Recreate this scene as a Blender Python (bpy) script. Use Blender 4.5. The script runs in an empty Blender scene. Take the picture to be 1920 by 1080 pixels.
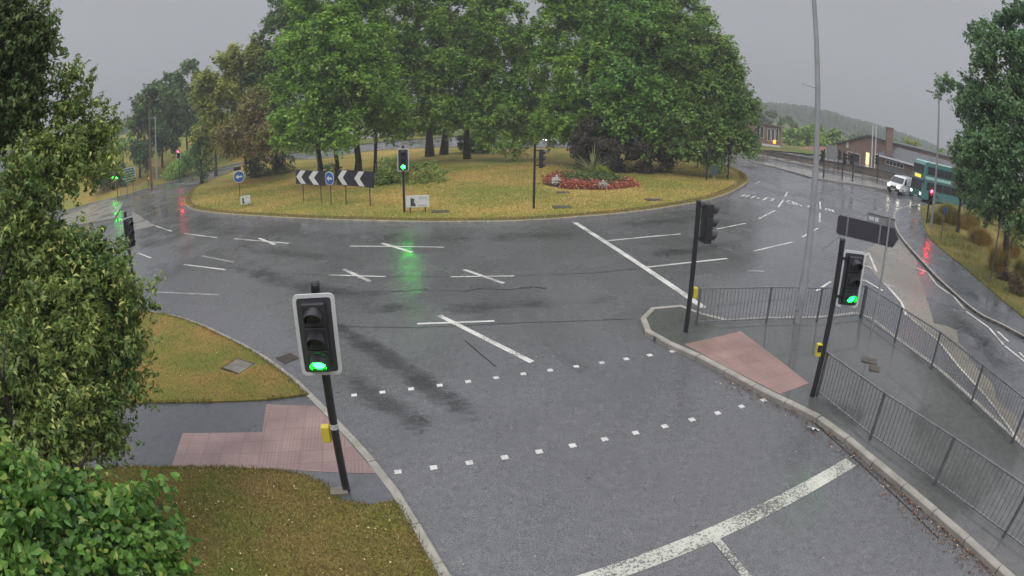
import bpy, bmesh, math, random
import numpy as np
from mathutils import Vector, Matrix
from mathutils.geometry import tessellate_polygon
random.seed(7)
R = math.radians
scene = bpy.context.scene
COL = scene.collection

# ------------------------------------------------------------------ camera
# A wide security-camera lens, fitted as theta -> r = A th + B th^3 + C5 th^5 (r in half picture widths)
PITCH, ROLL = R(18.9917), R(0.6710)
LA, LB, LC = 1.16178, -0.18989, 0.05767
CH = 5.551
SX, SY = 0.0366, -0.0151           # the road lies on a slight slope
f_ = Vector((0, math.cos(PITCH), -math.sin(PITCH)))
R0 = Vector((1, 0, 0)); U0 = R0.cross(f_)
R_ = math.cos(ROLL)*R0 + math.sin(ROLL)*U0
U_ = -math.sin(ROLL)*R0 + math.cos(ROLL)*U0
cam_d = bpy.data.cameras.new('camera'); cam = bpy.data.objects.new('camera', cam_d); COL.objects.link(cam)
cam.matrix_world = Matrix(((R_.x, U_.x, -f_.x, 0), (R_.y, U_.y, -f_.y, 0), (R_.z, U_.z, -f_.z, CH), (0, 0, 0, 1)))
cam_d.type = 'PANO'; cam_d.panorama_type = 'FISHEYE_LENS_POLYNOMIAL'
cam_d.sensor_width = 36.0; cam_d.sensor_height = 20.25; cam_d.sensor_fit = 'HORIZONTAL'
cam_d.clip_start = 0.05; cam_d.clip_end = 6000
_th = np.linspace(0, 1.32, 200); _r = 18*(LA*_th+LB*_th**3+LC*_th**5)
_M = np.stack([_r, _r**2, _r**3, _r**4], 1)
_k = np.linalg.lstsq(_M, _th, rcond=None)[0]
cam_d.fisheye_polynomial_k0 = 0.0
cam_d.fisheye_polynomial_k1 = -_k[0]; cam_d.fisheye_polynomial_k2 = -_k[1]
cam_d.fisheye_polynomial_k3 = -_k[2]; cam_d.fisheye_polynomial_k4 = -_k[3]
cam_d.fisheye_fov = R(170)
scene.camera = cam
scene.render.resolution_x = 1024; scene.render.resolution_y = 576

# ------------------------------------------------------------------ light
EXPOSURE = 0.01
SUN_EL, SUN_AZ = R(55), R(200)
w = bpy.data.worlds.new('World'); scene.world = w; w.use_nodes = True
nt = w.node_tree; nt.nodes.clear()
def N(nt, t, **kw):
    n = nt.nodes.new(t)
    for k, v in kw.items(): setattr(n, k, v)
    return n
sky = N(nt, 'ShaderNodeTexSky'); sky.sky_type = 'NISHITA'; sky.sun_disc = False
sky.sun_elevation = SUN_EL; sky.sun_rotation = SUN_AZ; sky.dust_density = 4.0; sky.air_density = 1.0
hs = N(nt, 'ShaderNodeHueSaturation'); hs.inputs['Saturation'].default_value = 0.12
tc = N(nt, 'ShaderNodeTexCoord'); sp = N(nt, 'ShaderNodeSeparateXYZ')
cr = N(nt, 'ShaderNodeValToRGB')    # an overcast sky: brightest overhead, a third of that at the skyline
cr.color_ramp.elements[0].position = 0.0; cr.color_ramp.elements[0].color = (3.75, 3.85, 4.15, 1)
cr.color_ramp.elements[1].position = 1.0; cr.color_ramp.elements[1].color = (26, 26, 26.5, 1)
e = cr.color_ramp.elements.new(0.12); e.color = (4.1, 4.2, 4.5, 1)
e = cr.color_ramp.elements.new(0.36); e.color = (4.7, 4.8, 5.1, 1)
e = cr.color_ramp.elements.new(0.6); e.color = (12, 12, 12.3, 1)
nz = N(nt, 'ShaderNodeTexNoise'); nz.inputs['Scale'].default_value = 2.2; nz.inputs['Detail'].default_value = 4
mpz = N(nt, 'ShaderNodeMapping'); mpz.inputs['Scale'].default_value = (1, 1, 3)
mr = N(nt, 'ShaderNodeMapRange'); mr.inputs['To Min'].default_value = 0.90; mr.inputs['To Max'].default_value = 1.08
mr.inputs['From Min'].default_value = 0.3; mr.inputs['From Max'].default_value = 0.7
mx = N(nt, 'ShaderNodeMix', data_type='RGBA'); mx.inputs['Factor'].default_value = 0.92
ml = N(nt, 'ShaderNodeVectorMath', operation='SCALE')
bg = N(nt, 'ShaderNodeBackground'); bg.inputs['Strength'].default_value = 0.10
wo = N(nt, 'ShaderNodeOutputWorld')
L = nt.links.new
L(tc.outputs['Generated'], sp.inputs[0]); L(sp.outputs['Z'], cr.inputs[0])
L(tc.outputs['Generated'], mpz.inputs[0]); L(mpz.outputs[0], nz.inputs['Vector']); L(nz.outputs['Fac'], mr.inputs['Value'])
L(sky.outputs[0], hs.inputs['Color']); L(hs.outputs[0], mx.inputs['A']); L(cr.outputs[0], mx.inputs['B'])
L(mx.outputs['Result'], ml.inputs[0]); L(mr.outputs[0], ml.inputs['Scale']); L(ml.outputs[0], bg.inputs['Color']); L(bg.outputs[0], wo.inputs['Surface'])
sd = bpy.data.lights.new('sun', 'SUN'); so = bpy.data.objects.new('sun', sd); COL.objects.link(so)
sd.energy = 1.3; sd.angle = R(25); sd.color = (1, 0.98, 0.95)
so.rotation_euler = (R(90)-SUN_EL, 0, math.pi - SUN_AZ)
scene.view_settings.view_transform = 'Standard'; scene.view_settings.look = 'None'
scene.view_settings.exposure = EXPOSURE; scene.view_settings.gamma = 1.0
cy = scene.cycles
cy.use_denoising = True; cy.max_bounces = 8; cy.diffuse_bounces = 5; cy.glossy_bounces = 3; cy.transmission_bounces = 4
cy.volume_bounces = 0; cy.transparent_max_bounces = 6; cy.caustics_reflective = False; cy.caustics_refractive = False
cy.sample_clamp_indirect = 6

# ------------------------------------------------------------------ placing
def gz(x, y): return SX*max(-110, min(110, x)) + SY*max(-60, min(130, y))
def ray(px, py):
    dx = (px-960)/960; dy = (540-py)/960; rr = math.hypot(dx, dy); th = rr/LA
    for _ in range(30): th -= (LA*th+LB*th**3+LC*th**5-rr)/(LA+3*LB*th**2+5*LC*th**4)
    return math.cos(th)*f_ + math.sin(th)*(dx*R_+dy*U_)/max(rr, 1e-9)
def G(px, py, h=0.0):
    """the point of the sloping ground (raised by h) seen in this direction"""
    d = ray(px, py); n = Vector((-SX, -SY, 1)); C0 = Vector((0, 0, CH))
    return C0 + d*((h - CH)/d.dot(n))
def A(px, py, D):
    """the point at horizontal distance D in this direction"""
    d = ray(px, py); return Vector((0, 0, CH)) + d*(D/math.hypot(d.x, d.y))
def HT(base, px, py):
    """height above the ground at base of what is seen at px,py straight above base"""
    d = ray(px, py); D = math.hypot(base[0], base[1])
    return CH + d.z*D/math.hypot(d.x, d.y) - gz(base[0], base[1])
def g3(x, y, h=0.0): return Vector((x, y, gz(x, y)+h))

# ------------------------------------------------------------------ objects
def tag(o, label=None, cat=None, group=None, kind=None):
    if label: o['label'] = label
    if cat: o['category'] = cat
    if group: o['group'] = group
    if kind: o['kind'] = kind
    return o
def empty(name, loc, rz=0.0, label=None, cat=None, group=None):
    o = bpy.data.objects.new(name, None); COL.objects.link(o); o.location = loc; o.rotation_euler = (0, 0, rz)
    o.empty_display_size = 0.3
    return tag(o, label, cat, group)
def copy_tree(o, parent=None):
    c = o.copy(); COL.objects.link(c); c.parent = parent
    for ch in list(o.children): copy_tree(ch, c)
    return c
def face_to(fx, fy): return math.atan2(fx, -fy)     # turns local -Y to this direction

class MB:
    def __init__(s): s.v = []; s.f = []
    def add(s, vs, fs):
        b = len(s.v); s.v += [tuple(p) for p in vs]; s.f += [tuple(i+b for i in q) for q in fs]; return s
    def box(s, c, d, rz=0.0, m=None):
        x, y, z = d[0]/2, d[1]/2, d[2]/2; vs = []
        ca, sa = math.cos(rz), math.sin(rz)
        for i in (-1, 1):
            for j in (-1, 1):
                for k in (-1, 1):
                    X, Y, Z = i*x, j*y, k*z
                    p = Vector((c[0]+X*ca-Y*sa, c[1]+X*sa+Y*ca, c[2]+Z)); vs.append(m @ p if m else p)
        return s.add(vs, [(0, 1, 3, 2), (4, 6, 7, 5), (0, 4, 5, 1), (2, 3, 7, 6), (0, 2, 6, 4), (1, 5, 7, 3)])
    def bar(s, a, b, wd, ht=None):
        """a square bar from a to b"""
        a, b = Vector(a), Vector(b); ht = ht or wd; d = (b-a).normalized()
        u = d.cross(Vector((0, 0, 1)));  u = Vector((1, 0, 0)) if u.length < 1e-3 else u.normalized(); v = u.cross(d)
        vs = [p+u*i*wd/2+v*j*ht/2 for p in (a, b) for i, j in ((-1, -1), (1, -1), (1, 1), (-1, 1))]
        return s.add(vs, [(0, 3, 2, 1), (4, 5, 6, 7), (0, 1, 5, 4), (1, 2, 6, 5), (2, 3, 7, 6), (3, 0, 4, 7)])
    def tube(s, pts, rad, n=12, cap=True):
        pts = [Vector(p) for p in pts]; rad = rad if hasattr(rad, '__len__') else [rad]*len(pts)
        b = len(s.v); pu = None
        for i, p in enumerate(pts):
            d = (pts[min(i+1, len(pts)-1)]-pts[max(i-1, 0)]).normalized()
            u = d.orthogonal().normalized() if pu is None else (pu - d*pu.dot(d)).normalized()
            pu = u; v = d.cross(u)
            for k in range(n):
                a = 2*math.pi*k/n; s.v.append(tuple(p+(u*math.cos(a)+v*math.sin(a))*rad[i]))
        for i in range(len(pts)-1):
            for k in range(n):
                s.f.append((b+i*n+k, b+i*n+(k+1) % n, b+(i+1)*n+(k+1) % n, b+(i+1)*n+k))
        if cap:
            s.f.append(tuple(b+k for k in range(n))[::-1]); s.f.append(tuple(b+(len(pts)-1)*n+k for k in range(n)))
        return s
    def prism(s, poly, y0, y1, tr=None):
        """an x-z outline given thickness along y"""
        n = len(poly); vs = [Vector((x, y0, z)) for x, z in poly]+[Vector((x, y1, z)) for x, z in poly]
        if tr: vs = [tr @ p for p in vs]
        fs = [tuple(range(n)), tuple(range(2*n-1, n-1, -1))]+[(i, i+n, (i+1) % n+n, (i+1) % n) for i in range(n)]
        return s.add(vs, fs)
    def hood(s, c, r, l, a0=-35, a1=215, n=16, drop=0.02):
        """a visor round a lens, towards -Y, open underneath"""
        b = len(s.v); t = 0.008
        for q, rr in ((0, r), (1, r), (1, r-t), (0, r-t)):
            for k in range(n+1):
                a = R(a0+(a1-a0)*k/n); up = (math.sin(a)+0.6)/1.6
                ll = l*(0.35+0.65*max(0, up)) if q else 0
                s.v.append((c[0]+rr*math.cos(a), c[1]-ll, c[2]+rr*math.sin(a)-drop*q*(rr > 0)))
        for q in range(4):
            for k in range(n):
                a, d = b+q*(n+1)+k, b+((q+1) % 4)*(n+1)+k; s.f.append((a, a+1, d+1, d))
        return s
    def build(s, name, mat, parent=None, smooth=False, bevel=0.0):
        me = bpy.data.meshes.new(name); me.from_pydata(s.v, [], s.f); me.materials.append(mat)
        bm = bmesh.new(); bm.from_mesh(me); bmesh.ops.recalc_face_normals(bm, faces=bm.faces); bm.to_mesh(me); bm.free()
        if smooth:
            me.polygons.foreach_set('use_smooth', [True]*len(me.polygons))
            try: me.set_sharp_from_angle(angle=R(40))
            except Exception: pass
        o = bpy.data.objects.new(name, me); COL.objects.link(o)
        if parent: o.parent = parent
        if bevel:
            m = o.modifiers.new('bevel', 'BEVEL'); m.width = bevel; m.segments = 2; m.limit_method = 'ANGLE'
        return o
def np_mesh(name, V, k, mat, parent=None):
    """V: (n*k,3) points, each k of them one face"""
    me = bpy.data.meshes.new(name); nv = len(V); nf = nv//k
    me.vertices.add(nv); me.vertices.foreach_set('co', np.ascontiguousarray(V, dtype=np.float32).ravel())
    me.loops.add(nv); me.loops.foreach_set('vertex_index', np.arange(nv, dtype=np.int32))
    me.polygons.add(nf); me.polygons.foreach_set('loop_start', np.arange(0, nv, k, dtype=np.int32))
    me.update(calc_edges=True); me.materials.append(mat)
    o = bpy.data.objects.new(name, me); COL.objects.link(o)
    if parent: o.parent = parent
    return o

# ------------------------------------------------------------------ materials
def mat(name, col=(.5, .5, .5), rough=.5, metal=0.0, spec=.5, emit=None, es=0.0, var=0.0, vs=8.0, bump=0.0, bs=60.0, coat=0.0):
    m = bpy.data.materials.new(name); m.use_nodes = True; nt = m.node_tree; b = nt.nodes['Principled BSDF']; L = nt.links.new
    b.inputs['Base Color'].default_value = (*col, 1); b.inputs['Roughness'].default_value = rough
    b.inputs['Metallic'].default_value = metal; b.inputs['Specular IOR Level'].default_value = spec
    b.inputs['Coat Weight'].default_value = coat
    if emit: b.inputs['Emission Color'].default_value = (*emit, 1); b.inputs['Emission Strength'].default_value = es
    if var or bump:
        tc = N(nt, 'ShaderNodeTexCoord'); n = N(nt, 'ShaderNodeTexNoise'); n.inputs['Scale'].default_value = vs; n.inputs['Detail'].default_value = 6
        L(tc.outputs['Object'], n.inputs['Vector'])
        if var:
            mr = N(nt, 'ShaderNodeMapRange'); mr.inputs['From Min'].default_value = .3; mr.inputs['From Max'].default_value = .7
            mr.inputs['To Min'].default_value = 1-var; mr.inputs['To Max'].default_value = 1+var; L(n.outputs['Fac'], mr.inputs['Value'])
            mm = N(nt, 'ShaderNodeVectorMath', operation='SCALE'); mm.inputs[0].default_value = col; L(mr.outputs[0], mm.inputs['Scale'])
            L(mm.outputs[0], b.inputs['Base Color'])
        if bump:
            n2 = N(nt, 'ShaderNodeTexNoise'); n2.inputs['Scale'].default_value = bs; n2.inputs['Detail'].default_value = 3; L(tc.outputs['Object'], n2.inputs['Vector'])
            bp = N(nt, 'ShaderNodeBump'); bp.inputs['Strength'].default_value = bump; bp.inputs['Distance'].default_value = 0.02
            L(n2.outputs['Fac'], bp.inputs['Height']); L(bp.outputs[0], b.inputs['Normal'])
    return m
def noise(nt, tc, scale, detail=5, sc=None, rough=.55):
    n = N(nt, 'ShaderNodeTexNoise'); n.inputs['Scale'].default_value = scale; n.inputs['Detail'].default_value = detail; n.inputs['Roughness'].default_value = rough
    if sc:
        mp = N(nt, 'ShaderNodeMapping'); mp.inputs['Scale'].default_value = sc; nt.links.new(tc, mp.inputs[0]); tc = mp.outputs[0]
    nt.links.new(tc, n.inputs['Vector']); return n.outputs['Fac']
def rng(nt, x, a, b, c, d):
    m = N(nt, 'ShaderNodeMapRange'); m.inputs['From Min'].default_value = a; m.inputs['From Max'].default_value = b
    m.inputs['To Min'].default_value = c; m.inputs['To Max'].default_value = d; nt.links.new(x, m.inputs['Value']); return m.outputs[0]
def mixc(nt, fac, a, b):
    m = N(nt, 'ShaderNodeMix', data_type='RGBA'); nt.links.new(fac, m.inputs['Factor'])
    for k, c in (('A', a), ('B', b)):
        if isinstance(c, tuple): m.inputs[k].default_value = (*c, 1)
        else: nt.links.new(c, m.inputs[k])
    return m.outputs['Result']
def asphalt(name, c1, c2, wet=(.12, .45), grain=1.0, patch=.18, pl=(.42, .62), bstr=.35):
    m = bpy.data.materials.new(name); m.use_nodes = True; nt = m.node_tree; b = nt.nodes['Principled BSDF']; L = nt.links.new
    o = N(nt, 'ShaderNodeTexCoord').outputs['Object']
    big = noise(nt, o, patch, 4, (1, .6, 1)); fine = noise(nt, o, 55, 3, None, .8); mid = noise(nt, o, 7, 5)
    c = mixc(nt, rng(nt, big, .35, .65, 0, 1), c1, c2)
    spk = rng(nt, fine, .36, .64, 1-.55*grain, 1+.8*grain)
    mm = N(nt, 'ShaderNodeVectorMath', operation='SCALE'); L(c, mm.inputs[0]); L(spk, mm.inputs['Scale'])
    m2 = N(nt, 'ShaderNodeVectorMath', operation='SCALE'); L(mm.outputs[0], m2.inputs[0]); L(rng(nt, mid, .3, .7, .86, 1.14), m2.inputs['Scale'])
    L(m2.outputs[0], b.inputs['Base Color'])
    pud = noise(nt, o, patch*1.9, 5, (1, .7, 1), .6)
    wetf = rng(nt, pud, pl[0], pl[1], 0, 1)
    L(rng(nt, wetf, 0, 1, wet[1], wet[0]), b.inputs['Roughness'])
    b.inputs['Specular IOR Level'].default_value = .5
    bp = N(nt, 'ShaderNodeBump'); bp.inputs['Distance'].default_value = .012
    L(rng(nt, wetf, 0, 1, bstr*.8, bstr*.12), bp.inputs['Strength']); L(fine, bp.inputs['Height']); L(bp.outputs[0], b.inputs['Normal'])
    return m
def grassm(name, g=(.20, .215, .045), s=(.40, .285, .085), d=(.30, .18, .08), sc=.16):
    m = bpy.data.materials.new(name); m.use_nodes = True; nt = m.node_tree; b = nt.nodes['Principled BSDF']; L = nt.links.new
    o = N(nt, 'ShaderNodeTexCoord').outputs['Object']
    big = noise(nt, o, sc, 6, None, .65); mid = noise(nt, o, sc*7, 6, None, .7); fine = noise(nt, o, 38, 4, None, .8)
    c = mixc(nt, rng(nt, big, .40, .60, 0, 1), g, s)
    c = mixc(nt, rng(nt, mid, .54, .74, 0, .75), c, d)
    mm = N(nt, 'ShaderNodeVectorMath', operation='SCALE'); L(c, mm.inputs[0]); L(rng(nt, fine, .33, .68, .45, 1.6), mm.inputs['Scale'])
    L(mm.outputs[0], b.inputs['Base Color']); b.inputs['Roughness'].default_value = .9; b.inputs['Specular IOR Level'].default_value = .15
    bp = N(nt, 'ShaderNodeBump'); bp.inputs['Strength'].default_value = .7; bp.inputs['Distance'].default_value = .04
    L(fine, bp.inputs['Height']); L(bp.outputs[0], b.inputs['Normal'])
    return m
def leafm(name, a, b_, c=None, nsc=.45, tr=.3, rough=.45, nlo=.4, nhi=.62, k_=2.3):
    m = bpy.data.materials.new(name); m.use_nodes = True; nt = m.node_tree; b = nt.nodes['Principled BSDF']; L = nt.links.new
    ge = N(nt, 'ShaderNodeNewGeometry'); o = N(nt, 'ShaderNodeTexCoord').outputs['Object']
    cl = noise(nt, o, nsc, 4); a, b_ = tuple(x*k_ for x in a), tuple(x*k_ for x in b_); c = tuple(min(.7, x*(1+.13*k_)) for x in c) if c else None; tr = min(.45, tr*1.4)
    co = mixc(nt, rng(nt, cl, nlo, nhi, 0, 1), a, b_)
    ri = ge.outputs['Random Per Island']
    if c: co = mixc(nt, rng(nt, ri, .88, .93, 0, 1), co, c)
    mm = N(nt, 'ShaderNodeVectorMath', operation='SCALE'); L(co, mm.inputs[0]); L(rng(nt, ri, 0, 1, .5, 1.6), mm.inputs['Scale'])
    L(mm.outputs[0], b.inputs['Base Color']); b.inputs['Roughness'].default_value = rough; b.inputs['Specular IOR Level'].default_value = .4
    t = N(nt, 'ShaderNodeBsdfTranslucent'); ms = N(nt, 'ShaderNodeMixShader'); ms.inputs[0].default_value = tr
    L(mm.outputs[0], t.inputs['Color']); L(b.outputs[0], ms.inputs[1]); L(t.outputs[0], ms.inputs[2])
    L(ms.outputs[0], nt.nodes['Material Output'].inputs['Surface'])
    return m
def brickm(name, c1, c2, mo, sc=1.0, bw=.225, bh=.075, off=.5, rough=.85, ms=.012):
    m = bpy.data.materials.new(name); m.use_nodes = True; nt = m.node_tree; b = nt.nodes['Principled BSDF']; L = nt.links.new
    o = N(nt, 'ShaderNodeTexCoord').outputs['Object']; s = N(nt, 'ShaderNodeSeparateXYZ'); L(o, s.inputs[0])
    ad = N(nt, 'ShaderNodeMath', operation='ADD'); L(s.outputs['X'], ad.inputs[0]); L(s.outputs['Y'], ad.inputs[1])
    cb = N(nt, 'ShaderNodeCombineXYZ'); L(ad.outputs[0], cb.inputs['X']); L(s.outputs['Z'], cb.inputs['Y'])
    t = N(nt, 'ShaderNodeTexBrick'); t.inputs['Scale'].default_value = sc; t.inputs['Brick Width'].default_value = bw; t.inputs['Row Height'].default_value = bh
    t.inputs['Mortar Size'].default_value = ms; t.offset = off
    t.inputs['Color1'].default_value = (*c1, 1); t.inputs['Color2'].default_value = (*c2, 1); t.inputs['Mortar'].default_value = (*mo, 1)
    L(cb.outputs[0], t.inputs['Vector']); v = noise(nt, o, .8, 5)
    mm = N(nt, 'ShaderNodeVectorMath', operation='SCALE'); L(t.outputs['Color'], mm.inputs[0]); L(rng(nt, v, .3, .7, .75, 1.2), mm.inputs['Scale'])
    L(mm.outputs[0], b.inputs['Base Color']); b.inputs['Roughness'].default_value = rough
    return m
def tactilem(name, col, rz, s=.4):
    """blister paving: joints every 0.4 m and rows of raised dots"""
    m = bpy.data.materials.new(name); m.use_nodes = True; nt = m.node_tree; b = nt.nodes['Principled BSDF']; L = nt.links.new
    o = N(nt, 'ShaderNodeTexCoord').outputs['Object']; mp = N(nt, 'ShaderNodeMapping'); mp.inputs['Rotation'].default_value = (0, 0, rz); L(o, mp.inputs[0])
    t = N(nt, 'ShaderNodeTexBrick'); t.offset = 0; t.inputs['Scale'].default_value = 1; t.inputs['Brick Width'].default_value = s; t.inputs['Row Height'].default_value = s
    t.inputs['Mortar Size'].default_value = .006; t.inputs['Mortar Smooth'].default_value = .1
    c2 = tuple(x*.86 for x in col); mo = tuple(x*.55 for x in col)
    t.inputs['Color1'].default_value = (*col, 1); t.inputs['Color2'].default_value = (*c2, 1); t.inputs['Mortar'].default_value = (*mo, 1); L(mp.outputs[0], t.inputs['Vector'])
    v = N(nt, 'ShaderNodeTexVoronoi'); v.inputs['Scale'].default_value = 15; v.inputs['Randomness'].default_value = 0; L(mp.outputs[0], v.inputs['Vector'])
    dots = rng(nt, v.outputs['Distance'], .2, .42, 1.0, .72); n = noise(nt, o, 1.3, 6); 
    mm = N(nt, 'ShaderNodeVectorMath', operation='SCALE'); L(t.outputs['Color'], mm.inputs[0]); L(dots, mm.inputs['Scale'])
    m2 = N(nt, 'ShaderNodeVectorMath', operation='SCALE'); L(mm.outputs[0], m2.inputs[0]); L(rng(nt, n, .3, .7, .8, 1.15), m2.inputs['Scale'])
    L(m2.outputs[0], b.inputs['Base Color']); b.inputs['Roughness'].default_value = .4
    bp = N(nt, 'ShaderNodeBump'); bp.inputs['Strength'].default_value = .5; bp.inputs['Distance'].default_value = .006; L(dots, bp.inputs['Height']); L(bp.outputs[0], b.inputs['Normal'])
    return m

M = {}
M['road'] = asphalt('wet_asphalt', (.116, .116, .124), (.083, .083, .089), wet=(.09, .31))
M['path'] = asphalt('wet_footway', (.095, .098, .108), (.073, .077, .085), wet=(.10, .34), grain=.5, patch=.35, bstr=.2)
M['pave'] = asphalt('wet_refuge_asphalt', (.11, .11, .11), (.08, .083, .082), wet=(.03, .22), grain=.45, patch=.3, pl=(.34, .48), bstr=.15)
M['buff'] = asphalt('buff_surfacing', (.215, .198, .172), (.15, .138, .122), wet=(.14, .4), grain=.35, patch=.3)
M['pale'] = asphalt('pale_paving', (.24, .225, .20), (.19, .18, .17), wet=(.14, .4), grain=.3, patch=.4)
M['kerb'] = mat('kerb_stone', (.30, .28, .25), .6, var=.25, vs=3, bump=.3)
def paint(name, col, wear):
    m = mat(name, col, .5); nt = m.node_tree; b = nt.nodes['Principled BSDF']; o = N(nt, 'ShaderNodeTexCoord').outputs['Object']
    n1 = noise(nt, o, 26, 6, None, .75); n2 = noise(nt, o, 1.1, 4)
    ad = N(nt, 'ShaderNodeMath', operation='ADD'); nt.links.new(n1, ad.inputs[0]); nt.links.new(rng(nt, n2, .3, .7, -.09, .09), ad.inputs[1])
    c = mixc(nt, rng(nt, ad.outputs[0], wear, wear+.05, 0, 1), (.13, .13, .125), col)
    mm = N(nt, 'ShaderNodeVectorMath', operation='SCALE'); nt.links.new(c, mm.inputs[0]); nt.links.new(rng(nt, n2, .3, .7, .82, 1.05), mm.inputs['Scale']); nt.links.new(mm.outputs[0], b.inputs['Base Color'])
    bp = N(nt, 'ShaderNodeBump'); bp.inputs['Strength'].default_value = .4; bp.inputs['Distance'].default_value = .006; nt.links.new(n1, bp.inputs['Height']); nt.links.new(bp.outputs[0], b.inputs['Normal'])
    return m
M['white'] = paint('road_paint', (.62, .61, .58), .41)
M['cream'] = paint('worn_road_paint', (.50, .50, .44), .45)
M['faint'] = mat('worn_faint_paint', (.26, .26, .26), .4, var=.3, vs=4)
M['tactile'] = tactilem('blister_paving', (.37, .25, .235), R(-14))
M['tactile2'] = tactilem('red_paving', (.37, .235, .21), R(-14))
M['grass'] = grassm('dry_grass'); M['grass2'] = grassm('verge_grass', (.145, .155, .035), (.22, .155, .055), (.16, .105, .05), .5)
M['grass3'] = grassm('verge_grass_light', (.155, .165, .035), (.28, .185, .06), (.20, .12, .055), .5)
M['field'] = grassm('field_grass', (.09, .13, .03), (.17, .15, .05), sc=.05)
M['black'] = mat('black_pole_paint', (.022, .02, .026), .3, var=.3, vs=3, coat=.3)
M['housing'] = mat('signal_housing', (.03, .03, .035), .42, var=.2, vs=6)
M['board'] = mat('signal_backing', (.055, .055, .065), .5)
M['wborder'] = mat('reflective_white_border', (.62, .63, .64), .4)
M['galv'] = mat('galvanised_steel', (.30, .31, .33), .38, metal=.7, var=.2, vs=5)
M['rail'] = mat('guard_rail_grey', (.17, .17, .185), .4, metal=.5, var=.2, vs=4)
M['steel'] = mat('lamp_post_grey', (.36, .37, .39), .45, metal=.35, var=.15, vs=2)
M['signback'] = mat('sign_back', (.045, .042, .055), .5, var=.15, vs=3)
M['channel'] = mat('sign_channel', (.28, .28, .30), .45, metal=.3)
M['yellow'] = mat('yellow_box', (.62, .50, .04), .45)
M['lens_off'] = mat('dark_lens', (.02, .02, .022), .15)
def lit(name, c, s): return mat(name, tuple(x*.5 for x in c), .3, emit=c, es=s)
M['green_on'] = lit('green_lamp', (.003, 1.0, .012), 110); M['green_dim'] = lit('green_lamp_side_on', (.003, 1.0, .03), 30); M['red_on'] = lit('red_lamp', (1.0, .008, .02), 130); M['amber_on'] = lit('amber_lamp', (1.0, .38, .04), 2.6)
M['head_on'] = lit('headlamp', (1.0, .93, .8), 8)
M['bark'] = mat('bark', (.055, .045, .038), .85, var=.35, vs=3, bump=.7, bs=20)
M['brown'] = mat('rusty_brown_pole', (.16, .075, .05), .6, var=.2, vs=2)
M['wood'] = mat('timber_post', (.12, .08, .055), .8, var=.2)
M['signwhite'] = mat('sign_white', (.70, .71, .72), .4, var=.06, vs=4); M['signblue'] = mat('sign_blue', (.03, .12, .42), .35)
M['signblack'] = mat('sign_black', (.025, .022, .035), .4); M['signgreen'] = mat('sign_green', (.01, .11, .055), .4)
M['iron'] = mat('iron_cover', (.07, .06, .05), .5, var=.3, vs=9, bump=.5); M['concrete'] = mat('concrete_cover', (.17, .155, .13), .7, var=.3, vs=5, bump=.4)
M['glass'] = mat('dark_glass', (.02, .025, .03), .08); M['tyre'] = mat('tyre', (.015, .015, .015), .8)
M['rubber'] = mat('black_plastic', (.02, .02, .022), .6); M['soil'] = mat('soil', (.05, .03, .022), .9, var=.3, vs=8, bump=.8)

# ------------------------------------------------------------------ the setting
def xy(p): return Vector((p[0], p[1]))
def GX(pts): return [xy(G(*p)) for p in pts]
def smooth(pts, n=6, closed=False):
    out = []; m = len(pts)
    rngi = range(m if closed else m-1)
    for i in rngi:
        g = (lambda k: pts[k % m]) if closed else (lambda k: pts[max(0, min(m-1, k))])
        p0, p1, p2, p3 = g(i-1), g(i), g(i+1), g(i+2)
        for j in range(n):
            t = j/n
            out.append(.5*((2*p1)+(-p0+p2)*t+(2*p0-5*p1+4*p2-p3)*t*t+(-p0+3*p1-3*p2+p3)*t**3))
    if not closed: out.append(pts[-1])
    return out
def offset(pts, d, closed=False):
    """move a polyline sideways, to its left for positive d"""
    out = []; m = len(pts)
    for i in range(m):
        a = pts[(i-1) % m] if closed else pts[max(i-1, 0)]; b = pts[(i+1) % m] if closed else pts[min(i+1, m-1)]
        t = (b-a).normalized(); out.append(pts[i]+Vector((-t.y, t.x))*d)
    return out
def sheet(mb, poly, h, side=0.0):
    v3 = [g3(p.x, p.y, h) for p in poly]; tri = tessellate_polygon([[Vector((p.x, p.y, 0)) for p in poly]])
    n = len(poly); mb.add(v3, tri)
    if side:
        b = [g3(p.x, p.y, h-side) for p in poly]
        mb.add(v3+b, [(i, (i+1) % n, n+(i+1) % n, n+i) for i in range(n)])
    return mb
def strip(mb, a, b, h0, h1, closed=False):
    """a solid strip between two polylines, from h0 up to h1"""
    n = len(a); vs = [g3(p.x, p.y, h) for h in (h0, h1) for q in (a, b) for p in q]
    k = n if closed else n-1
    for i in range(k):
        j = (i+1) % n
        mb_f = [(2*n+i, 2*n+j, 3*n+j, 3*n+i), (i, j, 2*n+j, 2*n+i), (n+i, n+j, 3*n+j, 3*n+i)]
        if i == 0: b0 = len(mb.v); mb.v += [tuple(v) for v in vs]
        mb.f += [tuple(q+b0 for q in f) for f in mb_f]
    return mb
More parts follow.
